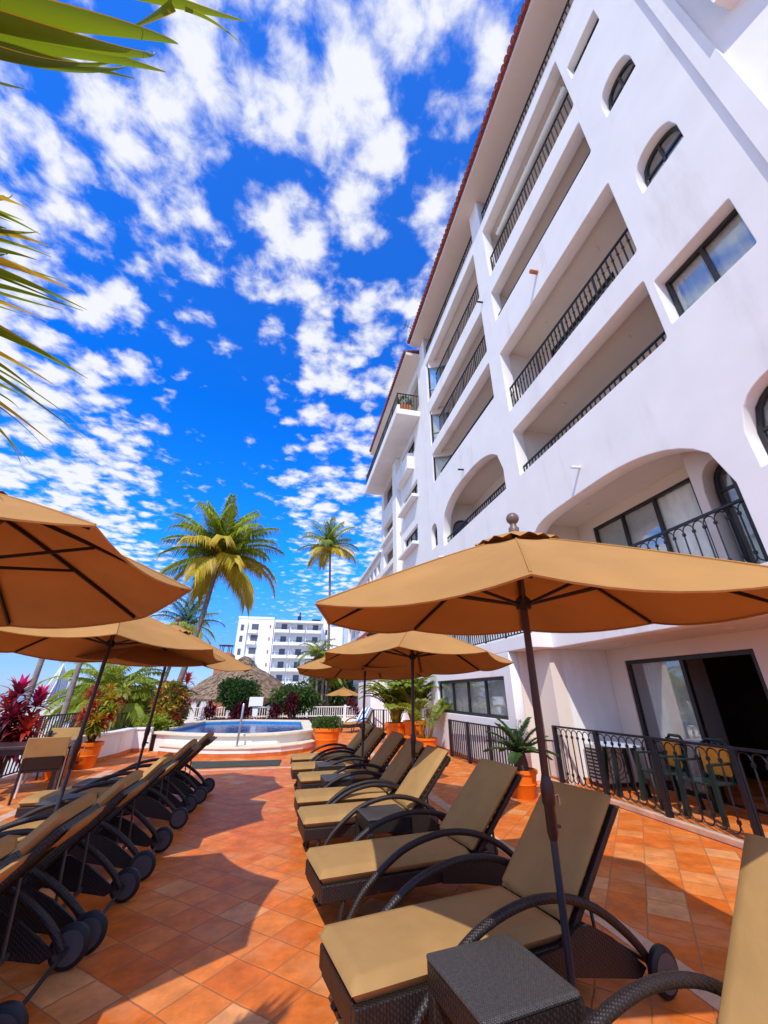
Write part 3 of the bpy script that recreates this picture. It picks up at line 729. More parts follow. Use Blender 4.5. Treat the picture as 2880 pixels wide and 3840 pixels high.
# angled bay windows at the far end of the second bay balconies
for z0, z1 in ((8.9, 10.8), (11.3, 13.05), (13.75, 16.0)):
    a = Vector((FX + .06, 13.40, 0)); b = Vector((BX - .01, 12.75, 0)); zt = z0 + 1.95 if z1 - z0 > 2 else z1 - .1
    mb = MB()
    for t in (0, .5, 1):
        p = a.lerp(b, t); mb.beam(p + Vector((0, 0, z0)), p + Vector((0, 0, zt)), .06, .06, (1, 0, 0))
    mb.beam(a + Vector((0, 0, zt)), b + Vector((0, 0, zt)), .06, .06); mb.beam(a + Vector((0, 0, z0 + .6)), b + Vector((0, 0, z0 + .6)), .05, .05)
    w_ = hb(mb, 'window', M['frame'])
    g = MB(); g.beam(a + Vector((0, 0, (z0 + zt) / 2)), b + Vector((0, 0, (z0 + zt) / 2)), .01, zt - z0 - .06); hb(g, 'pane', M['glass'], parent=w_)
    c = MB(); q = Vector((.12, .12, 0)); c.beam(a + q + Vector((0, 0, (z0 + zt) / 2)), b + q + Vector((0, 0, (z0 + zt) / 2)), .02, zt - z0); hb(c, 'curtain', M['curtain'], parent=w_)
    s = MB(); s.beam(a + Vector((.0, 0, (zt + z1) / 2 + .05)), b + Vector((0, 0, (zt + z1) / 2 + .05)), .1, max(.1, z1 - zt + .2)); hb(s, 'bay_head', M['soffit'])

# arched window in the end wall of the second bay arch
mb = MB(); mb.box(IX, BX, 12.86, 12.98, 5.75, 8.29); hb(mb, 'end_wall', M['soffit'])
ap = arch_poly(FX + .42, FX + 1.25, 5.9, 7.05, 7.55, 2.2)
mb = MB(); mb.tube([(x_, 12.84, z_) for x_, z_ in ap + ap[:1]], .03, 6); mb.box(FX + .80, FX + .86, 12.82, 12.86, 5.9, 7.5); mb.box(FX + .44, FX + 1.22, 12.825, 12.855, 7.02, 7.07); w_ = hb(mb, 'window', M['frame'])
g = MB(); g.extr(ap, 1, 12.845, 12.852); hb(g, 'pane', M['farwin'], parent=w_)
# balcony railings
def railing(y0, y1, z0, h, x=None, step=.125, name='railing', knots=False, parent=None):
    x = FX + .13 if x is None else x
    mb = MB(); mb.box(x - .022, x + .022, y0, y1, z0 + h - .03, z0 + h); mb.box(x - .014, x + .014, y0, y1, z0 + .04, z0 + .062)
    n = max(2, int((y1 - y0) / step))
    for i in range(n + 1):
        y = y0 + (y1 - y0) * i / n
        y = min(max(y, y0 + .012), y1 - .012)
        k = .011 if i % 8 else .018
        mb.box(x - k, x + k, y - k, y + k, z0 + (.0 if i % 8 == 0 else .062), z0 + h - .03)
        if knots: mb.box(x - .019, x + .019, y - .019, y + .019, z0 + h * .68, z0 + h * .72)
    return hb(mb, name, M['iron'])
def scroll_railing(y0, y1, z0, h, x, step=.15, name='railing', parent=None, world=True, m='iron'):
    "bars joined in pairs by half round loops at head and foot"
    mb = MB(); mb.box(x - .025, x + .025, y0, y1, z0 + h - .03, z0 + h)
    n = max(2, round((y1 - y0) / step)); st = (y1 - y0) / n; r = st / 2
    for i in range(n):
        a = y0 + st * i; c = a + r; pts = []
        zb, zt = z0 + .05 + r, z0 + h - .045 - r
        for k in range(9): pts.append((x, c - r * .96 * math.cos(PI * k / 8), zt + r * math.sin(PI * k / 8)))
        for k in range(9): pts.append((x, c + r * .96 * math.cos(PI * k / 8), zb - r * math.sin(PI * k / 8)))
        pts.append(pts[0]); mb.tube(pts, .0085, 5, cap=False)
        mb.box(x - .016, x + .016, a - .016, a + .016, zt - .06, zt - .02); mb.box(x - .016, x + .016, a - .016, a + .016, zb + .02, zb + .06)
    return mb.build(name, M[m], parent or hotel, world=world)
scroll_railing(3.2, 7.48, 2.90, .84, FX + .12, .155)
railing(3.28, 7.5, 6.45, .27); railing(3.2, 7.5, 8.42, .82, knots=True); railing(3.26, 7.43, 11.8, .27); railing(3.22, 7.34, 13.72, .95); railing(1.5, 7.4, 16.55, .72)
railing(8.3, 12.72, 6.45, .32); railing(8.17, 12.9, 9.45, .27); railing(8.17, 12.7, 11.3, .95); railing(8.15, 12.7, 13.75, .95); railing(8.07, 13.73, 16.62, .75)
# pale patio chair on a second bay balcony
mb = MB()
for k in range(4): mb.tube([(FX + .5 + .4 * (k // 2), 9.2 + .45 * (k % 2), 11.25), (FX + .5 + .4 * (k // 2), 9.2 + .45 * (k % 2), 11.7)], .02, 6)
mb.box(FX + .45, FX + .95, 9.15, 9.7, 11.66, 11.72)
mb.tube([(FX + .5 + .0, 9.42 + .25 * math.cos(PI * k / 10), 11.7 + .5 * math.sin(PI * k / 10)) for k in range(11)], .022, 6)
o = mb.build('balcony_chair', M['curtain']); tag(o, 'small pale round-backed chair behind a hotel balcony railing', 'chair')
# eaves: fascia, soffit and tile edge
mb = MB(); mb.box(4.62, 9.3, .6, 14.35, 18.025, 18.2); hb(mb, 'eave', M['soffit'])
mb = MB()
for k in range(72):
    y = .6 + k * .192
    mb.tube([(4.50, y + .1, 18.25), (5.6, y + .1, 18.55)], .095, 7)
mb.box(4.55, 5.6, .6, 14.4, 18.2, 18.24)
hb(mb, 'roof_tiles', M['rooftile'])
# corner band and splayed end wall toward the camera
mb = MB(); mb.prism([(FX - .05, 1.22), (FX - .05, 1.47), (FX + .4, 1.47), (FX + .4, 1.22)], 0, 16.5)
hb(mb, 'corner_band', M['stucco'])
mb = MB(); mb.prism([(FX + .03, 1.22), (FX + .4, 1.22), (FX + 1.5, -4.0), (FX + 1.2, -4.0)], 0, 18); hb(mb, 'end_wall', M['stucco'])
mb = MB(); mb.prism([(FX - .22, .95), (FX + .13, .95), (FX + 1.2, -4.0), (FX + .7, -4.0)], 10.3, 18.0); hb(mb, 'end_bay', M['stucco'])
g = MB(); g.box(FX - .12, FX - .06, .0, .62, 11.0, 12.6); hb(g, 'window', M['frame'])
# rainwater spouts and small lamps on the facade
for y, z, m in ((5.42, 11.1, 'terracotta'), (12.95, 6.1, 'white'), (7.98, 13.3, 'frame'), (10.6, 8.42, 'frame'), (5.57, 5.53, 'white')):
    mb = MB().tube([(FX + .02, y, z), (FX - .20, y, z - .02)], .05 if m == 'terracotta' else .03, 10); hb(mb, 'spout', M[m], smooth=40)
for z in (5.2, 7.9, 10.65, 2.38):
    for y in (4.4, 6.4):
        mb = MB().lathe([(.05, -.02), (.06, -.01), (.06, 0)], 16, (FX + .75, y, z - .001)); hb(mb, 'ceiling_lamp', M['soffit'], smooth=40)

# ground floor block of the second bay, terrace on top
GX = 4.66
holed_wall('ground_floor_wall', GX, .22, [(8.30, 0), (13.6, 0), (13.6, 2.38), (8.30, 2.38)], [rect_poly(8.62, 12.95, 1.03, 1.90, .01)], M['stucco'], hotel, .008)
glazing(GX + .07, 8.63, 12.94, 1.04, 1.89, 4, .06, 'window', glass='clearglass')
mb = MB(); mb.box(GX, FX - .003, 7.35, 13.6, 2.385, 2.66); hb(mb, 'terrace_slab', M['stucco'], bevel=.012)
mb = MB(); mb.box(GX + .222, 7.5, 13.38, 13.6, 0, 2.384); mb.box(5.55, 5.7, 8.105, 8.31, 0, 2.38); hb(mb, 'cross_wall', M['soffit'])
mb = MB(); mb.box(GX + .224, 6.2, 8.30, 8.42, 0, 2.383); hb(mb, 'patio_side_wall', M['soffit'])
glazing(5.46, 7.62, 8.29, .03, 2.05, 1, .06, 'sliding_door')
railing(7.4, 13.55, 2.66, .86, GX + .06)
mb = MB(); mb.box(GX - .018, GX - .001, 8.30, 13.6, .005, .11); mb.box(FX - .018, FX - .001, 7.57, 8.1, .005, .11); hb(mb, 'skirting', M['skirting'])
mb = MB(); mb.box(FX - .03, 9, -4, 7.56, .004, .05); hb(mb, 'patio_floor', M['tile'])
mb = MB(); mb.box(FX - .14, FX - .031, -4, 8.1, .004, .075); hb(mb, 'kerb', M['band'], bevel=.01)
mb = MB(); mb.box(BX - .017, BX - .001, 7.11, 7.55, .052, .15); mb.box(FX + .31, BX - .02, 7.542, 7.558, .052, .15); hb(mb, 'skirting', M['skirting'])

# third bay, set back a touch, with the projecting upper balcony
S3 = FX + .05
h3 = [rect_poly(15.8, 18.2, 10.2, 10.95, .02), rect_poly(16.0, 18.35, 7.9, 8.7, .02), rect_poly(16.0, 18.4, 12.75, 13.6, .02), rect_poly(16.2, 18.3, 5.4, 6.4, .02), rect_poly(15.0, 18.7, 14.75, 16.9, .03),
      rect_poly(20.0, 23.1, 12.5, 13.9, .03), rect_poly(20.0, 23.1, 10.2, 11.3, .03), rect_poly(20.0, 23.1, 8.4, 9.5, .03), rect_poly(20.0, 23.1, 6.2, 7.6, .03), rect_poly(20, 23.3, 14.75, 16.9, .03)]
holed_wall('facade_wall', S3, .28, [(14.46, 0), (23.7, 0), (23.7, 17.45), (14.46, 17.45)], h3, M['stucco'], hotel)
for q in ((15.81, 18.19, 10.21, 10.94), (16.01, 18.34, 7.91, 8.69), (16.01, 18.39, 12.76, 13.59), (16.21, 18.29, 5.41, 6.39)): glazing(S3 + .13, *q, 3, .05)
for q in ((20.3, 22.6, 12.5, 13.9), (20.3, 22.6, 10.2, 11.3), (20.3, 22.6, 8.4, 9.5), (20.3, 22.6, 6.2, 7.6), (15.3, 18.2, 14.75, 16.8), (20.3, 23, 14.75, 16.8)): glazing(S3 + .95, *q, 2, .06, glass='darkglass')
mb = MB()
for z in (6.0, 8.15, 9.95, 12.25, 14.4, 17.0): mb.box(S3 + .282, 9, 14.46, 23.7, z, z + .22)
mb.box(S3 + .282, 9, 18.72, 19.9, 5, 17.4); mb.box(S3 + .282, 9, 23.4, 23.7, 0, 17.45); mb.box(S3 + 1.1, 9, 14.5, 23.6, 0, 5.9)
hb(mb, 'floor_slab', M['soffit'])
mb = MB(); mb.box(4.88, S3 - .002, 15.7, 18.35, 9.95, 10.1); mb.box(4.9, S3 - .002, 15.9, 18.45, 7.66, 7.8)
mb.box(4.86, S3 - .002, 16.2, 18.5, 11.75, 12.65); mb.box(4.95, S3 - .002, 18.9, 19.7, 0, 13.99); mb.box(5.0, S3 - .002, 19.9, 23.2, 9.95, 10.15); mb.box(5.0, S3 - .002, 19.9, 23.2, 8.0, 8.3)
hb(mb, 'window_ledge', M['stucco'], bevel=.01)
mb = MB(); mb.box(4.02, S3 - .003, 14.95, 23.75, 14.02, 14.34); mb.box(4.05, 4.2, 14.97, 23.7, 14.341, 14.6)
hb(mb, 'upper_balcony', M['stucco'], bevel=.015)
railing(15.0, 23.7, 14.6, .75, 4.1, .14)
mb = MB(); mb.box(4.06, S3 - .01, 14.98, 15.02, 15.3, 15.34)
for k in range(8): mb.box(4.08 + k * .14, 4.1 + k * .14, 14.99, 15.01, 14.34, 15.3)
hb(mb, 'railing', M['iron'])
mb = MB(); mb.box(4.42, 9, 14.42, 24.1, 17.452, 17.62); hb(mb, 'eave', M['soffit'])
mb = MB()
for k in range(50): mb.tube([(4.32, 14.5 + k * .192, 17.66), (5.4, 14.5 + k * .192, 17.95)], .095, 6)
hb(mb, 'roof_tiles', M['rooftile'])
# long low wing beyond
holed_wall('wing_wall', FX + .1, .3, [(23.72, 0), (41.8, 0), (41.8, 9.9), (23.72, 9.9)], [rect_poly(24.4 + 1.25 * k, 25.3 + 1.25 * k, 8.75, 9.45, .02) for k in range(13)] + [rect_poly(24.4 + 2.5 * k, 26.2 + 2.5 * k, 5.9, 7.3, .02) for k in range(6)], M['stucco'], hotel)
mb = MB(); mb.box(FX + .9, FX + 1.0, 23.75, 41.8, 0, 9.8); mb.box(FX + .41, FX + .89, 23.75, 41.8, 7.6, 7.8); hb(mb, 'wing_back_wall', M['soffit'])
mb = MB(); mb.box(FX - .1, 9, 23.75, 42, 9.9, 10.05); hb(mb, 'wing_parapet', M['stucco'])
# dark sloping canopy roof low on the wing
mb = MB(); mb.add([(3.6, 24.5, 4.2), (3.6, 33, 4.2), (5.24, 33, 5.6), (5.24, 24.5, 5.6), (3.6, 24.5, 4.08), (3.6, 33, 4.08), (5.24, 33, 5.48), (5.24, 24.5, 5.48)], [(0, 1, 2, 3), (7, 6, 5, 4), (0, 3, 7, 4), (0, 4, 5, 1), (1, 5, 6, 2)]); c_ = hb(mb, 'canopy_roof', M['slate'])
mb = MB(); mb.beam((3.58, 24.42, 4.17), (5.24, 24.42, 5.57), .08, .16); mb.beam((3.56, 24.4, 4.15), (3.56, 33, 4.15), .07, .14); hb(mb, 'canopy_edge', M['rooftile'], parent=c_)

# ------------------------------------------------------------------ terrace fences
def fence(name, label, pts, h, posts, scroll=True, z0=.06, step=.15, cat='fence', group=None):
    "straight run from pts[0] to pts[1]; local y runs along it"
    a = Vector((*pts[0], 0)); b = Vector((*pts[1], 0)); L_ = (b - a).length; ang = math.atan2(b.y - a.y, b.x - a.x) - PI / 2
    t = thing(name, label, cat, (a.x, a.y, 0), ang, group)
    for i in range(posts + 1):
        y = L_ * i / posts
        MB().box(-.035, .035, y - .035, y + .035, z0 - .06, z0 + h + .0).build('post', M['iron'], t, bevel=.006)
    for i in range(posts):
        y0 = L_ * i / posts + .036; y1 = L_ * (i + 1) / posts - .036
        if scroll: scroll_railing(y0, y1, z0, h, 0, step, 'panel', t, False)
        else:
            mb = MB(); mb.box(-.022, .022, y0, y1, z0 + h - .035, z0 + h - .005); mb.box(-.014, .014, y0, y1, z0 + .06, z0 + .085)
            n = max(2, round((y1 - y0) / step))
            for k in range(1, n): y = y0 + (y1 - y0) * k / n; mb.box(-.010, .010, y - .010, y + .010, z0 + .085, z0 + h - .035)
            mb.build('panel', M['iron'], t)
    return t
fence('metal_fence', 'black iron loop fence before the open terrace room with green chairs', ((FX - .085, .85), (FX - .085, 7.64)), .92, 6, z0=.075)
fence('metal_fence', 'black barred iron fence below the wide curtained ground floor window', ((4.58, 8.25), (4.50, 11.65)), .90, 3, False, z0=.0, step=.115)
fence('metal_fence', 'dark seaside fence with thin bars behind the dining table at left', ((-5.3, 5.0), (-5.3, 14.6)), 1.10, 6, False, z0=.0, step=.13)
fence('metal_fence', 'dark iron fence behind the white planter wall and croton bush', ((-5.3, 14.7), (-4.3, 19.9)), .98, 3, True, z0=.0, step=.2)
#PART4
# ------------------------------------------------------------------ raised pool
PO = [(-4.0, 14.95), (-3.4, 14.35), (-2.6, 13.8), (-1.7, 13.42), (-.85, 13.28), (-.1, 13.45), (.5, 13.9), (1.0, 14.5), (1.05, 19.5), (-1.6, 20.7), (-3.5, 20.1)]
def inset(poly, d):
    n = len(poly); out = []
    for i in range(n):
        p0, p1, p2 = Vector(poly[i - 1]), Vector(poly[i]), Vector(poly[(i + 1) % n])
        n1 = Vector((-(p1 - p0).y, (p1 - p0).x)).normalized(); n2 = Vector((-(p2 - p1).y, (p2 - p1).x)).normalized()
        b = (n1 + n2).normalized(); out.append(tuple(p1 + b * d / max(.4, b.dot(n1))))
    return out
def ring(mb, A, B, z0, z1):
    n = len(A); vs = [(*p, z1) for p in A] + [(*p, z1) for p in B] + [(*p, z0) for p in A] + [(*p, z0) for p in B]
    fs = []
    for i in range(n):
        j = (i + 1) % n
        fs += [(i, j, n + j, n + i), (2 * n + i, 3 * n + i, 3 * n + j, 2 * n + j), (i, 2 * n + i, 2 * n + j, j), (n + i, n + j, 3 * n + j, 3 * n + i)]
    return mb.add(vs, fs)
pool = thing('raised_pool', 'raised blue swimming pool with cream coping and curved white walls', 'pool', (-1.3, 16, 0))
IN = inset(PO, .30); IN2 = inset(PO, .07)
mb = MB(); ring(mb, IN2, IN, 0, .44); mb.build('pool_wall', M['white_wall'] if 'white_wall' in M else M['stucco'], pool, world=True)
mb = MB(); ring(mb, inset(PO, -.03), inset(PO, .34), .442, .505); mb.build('coping', M['coping'], pool, world=True, bevel=.012)
mb = MB(); ring(mb, inset(PO, .302), inset(PO, .36), .1, .441); mb.build('pool_lining', M['pooltile'], pool, world=True)
mb = MB(); mb.prism(inset(PO, .365), .30, .385); mb.build('water', M['water'], pool, world=True)
ST = [(-3.35, 13.9), (-2.5, 13.2), (-1.65, 12.86), (-.8, 12.74), (0, 12.95), (.62, 13.45), (1.02, 14.05)]
back = inset(PO, .069)[7:0:-1]
mb = MB(); poly = ST + [back[0], back[1], back[2], back[3], back[4], back[5], back[6]]
mb.prism([p for p in poly], 0, .19); mb.build('pool_step', M['stucco'], pool, world=True)
c_ = [sum(p[0] for p in ST) / 7, sum(p[1] for p in ST) / 7]
mb = MB(); mb.prism([(p[0], p[1] - .04) for p in ST] + poly[7:], .192, .235); mb.build('step_tread', M['coping'], pool, world=True, bevel=.01)
mb = MB(); A = inset(PO, .05)
mb.prism([(p[0], p[1] - .02) for p in ST] + poly[7:], .002, .09); mb.build('skirting', M['skirting'], pool, world=True)
t = thing('pool_handrail', 'upright stainless handrail post at the front edge of the pool', 'handrail', (-1.12, 13.05, 0))
MB().tube([(-1.18, 13.0, .23), (-1.16, 13.02, .8), (-1.15, 13.05, 1.22), (-1.15, 13.08, 1.27)], .03, 10).build('rail', M['steel'], t, world=True, smooth=60)
for p in ((-1.18, 13.0, .236),): MB().lathe([(.05, 0), (.05, .012), (.03, .02)], 14, p).build('flange', M['steel'], t, world=True)
mb = MB(); mb.prism([(-2.15, 12.25), (-1.9, 11.2), (0.0, 11.2), (.05, 12.05), (-1.2, 12.1)], .005, .018); o = mb.build('rubber_mat', M['mat']); tag(o, 'long dark grey mat on the tiles at the foot of the pool', 'mat')

# white planter wall left of the pool, and the low walls behind it
t = thing('planter_wall', 'curved low white planter wall with terracotta skirting left of the pool', 'planter wall', (-4.3, 14, 0))
P1 = [(-4.85, 11.0), (-4.55, 12.5), (-4.38, 13.6), (-4.34, 14.6), (-3.8, 14.65)]
mb = MB()
for i in range(4):
    a, b = P1[i], P1[i + 1]; mb.beam((*a, .29), (*b, .29), .22, .58)
mb.build('wall', M['stucco'], t, world=True)
mb = MB()
for i in range(4): mb.beam((*P1[i], .605), (*P1[i + 1], .605), .30, .05)
mb.build('cap', M['white'], t, world=True, bevel=.012)
mb = MB()
for i in range(4):
    a, b = Vector((*P1[i], .05)), Vector((*P1[i + 1], .05)); d = (b - a).normalized(); q = Vector((d.y, -d.x, 0)) * .118; mb.beam(a + q, b + q, .018, .10)
mb.build('skirting', M['skirting'], t, world=True)
o = MB().prism([(-4.25, 14.75), (-3.7, 14.72), (-3.45, 20.0), (-4.3, 20.0)], 0, .42).build('planting_bed', M['soil']); struct(o)
o = MB().prism([(-3.6, 20.75), (-1.6, 21.0), (1.1, 19.9), (2.0, 20.0), (2.0, 23.5), (-3.6, 23.5)], 0, .40).build('planting_bed', M['soil']); struct(o)
# white railing fence behind the pool
t = thing('white_fence', 'low white railing fence behind the pool and trees', 'fence', (0, 24.2, 0))
mb = MB(); mb.box(-5, 7.5, 24.1, 24.3, 0, .35); mb.build('plinth', M['stucco'], t, world=True)
mb = MB(); mb.box(-5, 7.5, 24.16, 24.24, .86, .91); mb.box(-5, 7.5, 24.17, 24.23, .42, .47)
for k in range(104): mb.box(-5 + k * .12, -4.965 + k * .12, 24.18, 24.22, .351, .86)
mb.build('bars', M['white'], t, world=True)
for k in range(7): MB().box(-5.0 + 2.05 * k, -4.88 + 2.05 * k, 24.12, 24.28, .352, .98).build('post', M['white'], t, world=True)
# sign on a post
t = thing('pool_sign', 'white notice board on a white post behind the pool', 'sign', (-1.28, 20.95, 0))
MB().box(-1.62, -1.0, 20.9, 20.94, .98, 1.40).build('board', M['white'], t, world=True, bevel=.01)
MB().box(-1.58, -1.04, 20.891, 20.899, .98, 1.02).build('board_edge', M['frame'], t, world=True)
MB().box(-1.42, -1.2, 20.95, 21.05, .0, .98).build('post', M['white'], t, world=True)

# ------------------------------------------------------------------ plants
def frond(mb, base, yaw, pitch, length, droop, leafl, n=26, width=.035, spread=.55, hang=.35, stemmb=None, twist=0):
    "arched rachis with two rows of folded leaflets"
    p = Vector(base); pts = [p.copy()]; dirs = []
    seg = 12; el = pitch
    for i in range(seg):
        d = Vector((math.cos(yaw) * math.cos(el), math.sin(yaw) * math.cos(el), math.sin(el))); dirs.append(d)
        p = p + d * (length / seg); pts.append(p.copy()); el -= droop / seg * (0.5 + i / seg)
    if stemmb is not None: stemmb.tube(pts, [.022 * (1 - .8 * i / seg) * max(.5, length / 2.5) for i in range(seg + 1)], 5)
    side0 = Vector((-math.sin(yaw), math.cos(yaw), 0))
    for k in range(n):
        t = .12 + .88 * (k + random.random() * .6) / n
        i = min(seg - 1, int(t * seg)); f = t * seg - i; q = pts[i].lerp(pts[i + 1], min(1, f)); d = dirs[i]
        up = side0.cross(d) * -1
        if up.z < 0: up = -up
        L_ = leafl * (.35 + .65 * math.sin(PI * min(1, .12 + t * .80))) * random.uniform(.85, 1.1)
        for s in (-1, 1):
            ld = (side0 * s * (1 - spread * t) + d * (.35 + spread * t) + up * .18).normalized()
            w = width * random.uniform(.8, 1.2)
            wv = d.cross(ld).cross(ld).normalized() * w * .5
            wv = (wv + up * .012)
            m_ = q + ld * L_ * .5 + Vector((0, 0, -hang * L_ * .12)); e = q + ld * L_ * .93 + Vector((0, 0, -hang * L_ * random.uniform(.7, 1.2)))
            mb.add([q - wv * .5, q + wv * .5, m_ + wv, m_ - wv, e], [(0, 1, 2, 3), (3, 2, 4)])
    return pts
def coconut_palm(name, label, base, crown, rad, nf, group, mats, leafl=.8, trunk_r=.16, bend=.0, n=34):
    t = thing(name, label, 'palm tree', base, 0, group)
    b = Vector(base); c = Vector(crown)
    pts = []
    for i in range(15):
        f = i / 14; p = b.lerp(c, f) + Vector((bend * math.sin(PI * f), 0, 0)); pts.append(p)
    MB().tube(pts, [trunk_r * (1.55 - .75 * min(1, i / 5) - .02 * i + (.04 if i % 2 else 0)) for i in range(15)], 12).build('trunk', M['trunk'], t, world=True, smooth=60)
    groups = [MB() for _ in mats]; st = MB()
    for k in range(nf):
        f = k / nf
        yaw = k * 2.399 + random.uniform(-.2, .2); pitch = R(86 - 100 * f + random.uniform(-8, 8))
        droop = R(random.uniform(50, 85)) * (.75 + .4 * f)
        gi = min(len(mats) - 1, int((f + random.uniform(-.25, .2)) * len(mats))) if len(mats) > 1 else 0; gi = max(0, gi)
        frond(groups[gi], c + Vector((0, 0, -.25 * f)), yaw, pitch, rad * random.uniform(.88, 1.08), droop, leafl * rad / 2.9, n, .062 * rad / 2.9, .5, .8, st)
    for g, m_ in zip(groups, mats):
        if g.v: g.build('fronds', M[m_], t, world=True, fix=False)
    st.build('frond_stems', M['areca'], t, world=True)
    nu = MB()
    for k in range(6):
        a = k * 1.05; nu.sphere((c.x + .28 * math.cos(a), c.y + .28 * math.sin(a), c.z - .35 - .1 * (k % 2)), .13, 8, 6, (1, 1, 1.25))
    nu.build('coconuts', M['yellowleaf'], t, world=True, smooth=60)
    return t
PG = 'coconut palms beyond the terrace'
coconut_palm('coconut_palm', 'big yellow green coconut palm with full crown, left of the far white hotel', (-6.2, 22.6, -3), (-4.2, 22, 8.35), 3.3, 40, PG, ['palm', 'areca', 'palmyellow'], .85, .20, .25, 60)
coconut_palm('coconut_palm', 'slim tall coconut palm with small crown, in front of the far white hotel', (2.75, 30, -3), (2.35, 30, 12.3), 2.5, 24, PG, ['palm', 'areca', 'palmyellow'], .85, .14, .12, 46)
coconut_palm('coconut_palm', 'short dark coconut palm half hidden behind the leaning palm trunk', (-8.2, 28, -3), (-6.6, 28, 5.6), 2.2, 22, PG, ['palmdark', 'palm'], .9, .17, 0, 30)
for x0, x1, y, lab in ((-7.8, -7.55, 15.2, 'bare grey palm trunk at the far left behind the crimson plant'), (-6.95, -6.72, 15.8, 'bare grey palm trunk right of the pier sail')):
    coconut_palm('coconut_palm', lab, (x0, y, -3), (x1 - .1, y + .2, 4.3), 1.15, 9, PG, ['palm'], .9, .13, .05, 24)

def leaf_cloud(mb, c, rad, n, size, aspect=.45, shell=.55, up=.3):
    for _ in range(n):
        while True:
            v = Vector((random.uniform(-1, 1), random.uniform(-1, 1), random.uniform(-1, 1)))
            if .05 < v.length < 1: break
        v = v.normalized() * (v.length ** shell)
        p = Vector((c[0] + v.x * rad[0], c[1] + v.y * rad[1], c[2] + v.z * rad[2]))
        d = (v + Vector((random.gauss(0, .6), random.gauss(0, .6), random.gauss(up, .5)))).normalized()
        s = d.orthogonal().normalized(); s.rotate(Matrix.Rotation(random.uniform(0, 2 * PI), 3, d))
        L_ = size * random.uniform(.7, 1.35); w_ = L_ * aspect
        m_ = p + d * L_ * .5; e = p + d * L_ + Vector((0, 0, -.25 * L_)); nrm = d.cross(s) * w_ * .18
        mb.add([p, m_ + s * w_ * .5 - nrm, e, m_ - s * w_ * .5 - nrm], [(0, 1, 2, 3)])
def clump_crown(mb, c, rad, clumps, per, size, aspect=.45):
    for _ in range(clumps):
        while True:
            v = Vector((random.uniform(-1, 1), random.uniform(-1, 1), random.uniform(-1, 1)))
            if .3 < v.length < 1: break
        p = (c[0] + v.x * rad[0] * .85, c[1] + v.y * rad[1] * .85, c[2] + v.z * rad[2] * .85); k = random.uniform(.22, .4)
        leaf_cloud(mb, p, (rad[0] * k, rad[1] * k, rad[2] * k), per, size, aspect)
def bush(name, label, base, crown, rad, mats, clumps, per, size, cat='shrub', stems=4, stem_r=.03, group=None, aspect=.45):
    t = thing(name, label, cat, base, 0, group)
    st = MB()
    for k in range(stems):
        a = k * 2.4; e = Vector(crown) + Vector((math.cos(a) * rad[0] * .5, math.sin(a) * rad[1] * .5, random.uniform(-.3, .2) * rad[2]))
        b = Vector(base) + Vector((math.cos(a) * .05, math.sin(a) * .05, 0)); st.tube([b, b.lerp(e, .5) + Vector((random.uniform(-.08, .08), random.uniform(-.08, .08), 0)), e], [stem_r, stem_r * .7, stem_r * .3], 7)
    st.build('stems', M['bark'], t, world=True)
    for i, m_ in enumerate(mats):
        mb = MB(); clump_crown(mb, crown, rad, max(1, int(clumps * (.75 if i == 0 else .35))) if len(mats) > 1 else clumps, per, size, aspect); mb.build('foliage', M[m_], t, world=True, fix=False)
    return t
def rosette(mb, c, n, L_, w, el0=80, el1=-10, droop=.5):
    for k in range(n):
        f = k / n; yaw = k * 2.399 + random.uniform(-.3, .3); el = R(el0 + (el1 - el0) * f + random.uniform(-8, 8)); p = Vector(c); pts = [p.copy()]; l = L_ * random.uniform(.8, 1.15)
        for i in range(4):
            d = Vector((math.cos(yaw) * math.cos(el), math.sin(yaw) * math.cos(el), math.sin(el))); p = p + d * l / 4; pts.append(p.copy()); el -= droop * (.3 + .3 * i)
        s = Vector((-math.sin(yaw), math.cos(yaw), 0)); ws = [.35, 1, .95, .6, .03]
        vs = []
        for i, q in enumerate(pts): vs += [q - s * w * ws[i] / 2 + Vector((0, 0, .15 * w * ws[i])), q, q + s * w * ws[i] / 2 + Vector((0, 0, .15 * w * ws[i]))]
        mb.add(vs, [(i * 3 + j, i * 3 + 1 + j, i * 3 + 4 + j, i * 3 + 3 + j) for i in range(4) for j in range(2)])
def cordyline(name, label, base, heads, L_, w, mats, cat='plant', group=None, tip=None):
    t = thing(name, label, cat, base, 0, group); st = MB(); b = Vector(base); lf = [MB() for _ in mats]; tp = MB()
    for i, h in enumerate(heads):
        h = Vector(h); st.tube([b + Vector((random.uniform(-.04, .04), random.uniform(-.04, .04), 0)), b.lerp(h, .55) + Vector((random.uniform(-.05, .05), 0, .05)), h], [.025, .02, .014], 7)
        rosette(lf[i % len(mats)], h, 26, L_, w)
        for f in (.85, .7, .55): rosette(lf[(i + 1) % len(mats)], b.lerp(h, f), 14, L_ * .9, w, 45, -30)
        if tip and i < tip[1]: rosette(tp, h + Vector((0, 0, .05)), 9, L_ * .85, w * 1.1, 88, 55, .15)
    st.build('stems', M['bark'], t, world=True)
    for g, m_ in zip(lf, mats): g.build('leaves', M[m_], t, world=True, fix=False)
    if tip: tp.build('new_leaves', M[tip[0]], t, world=True, fix=False)
    return t
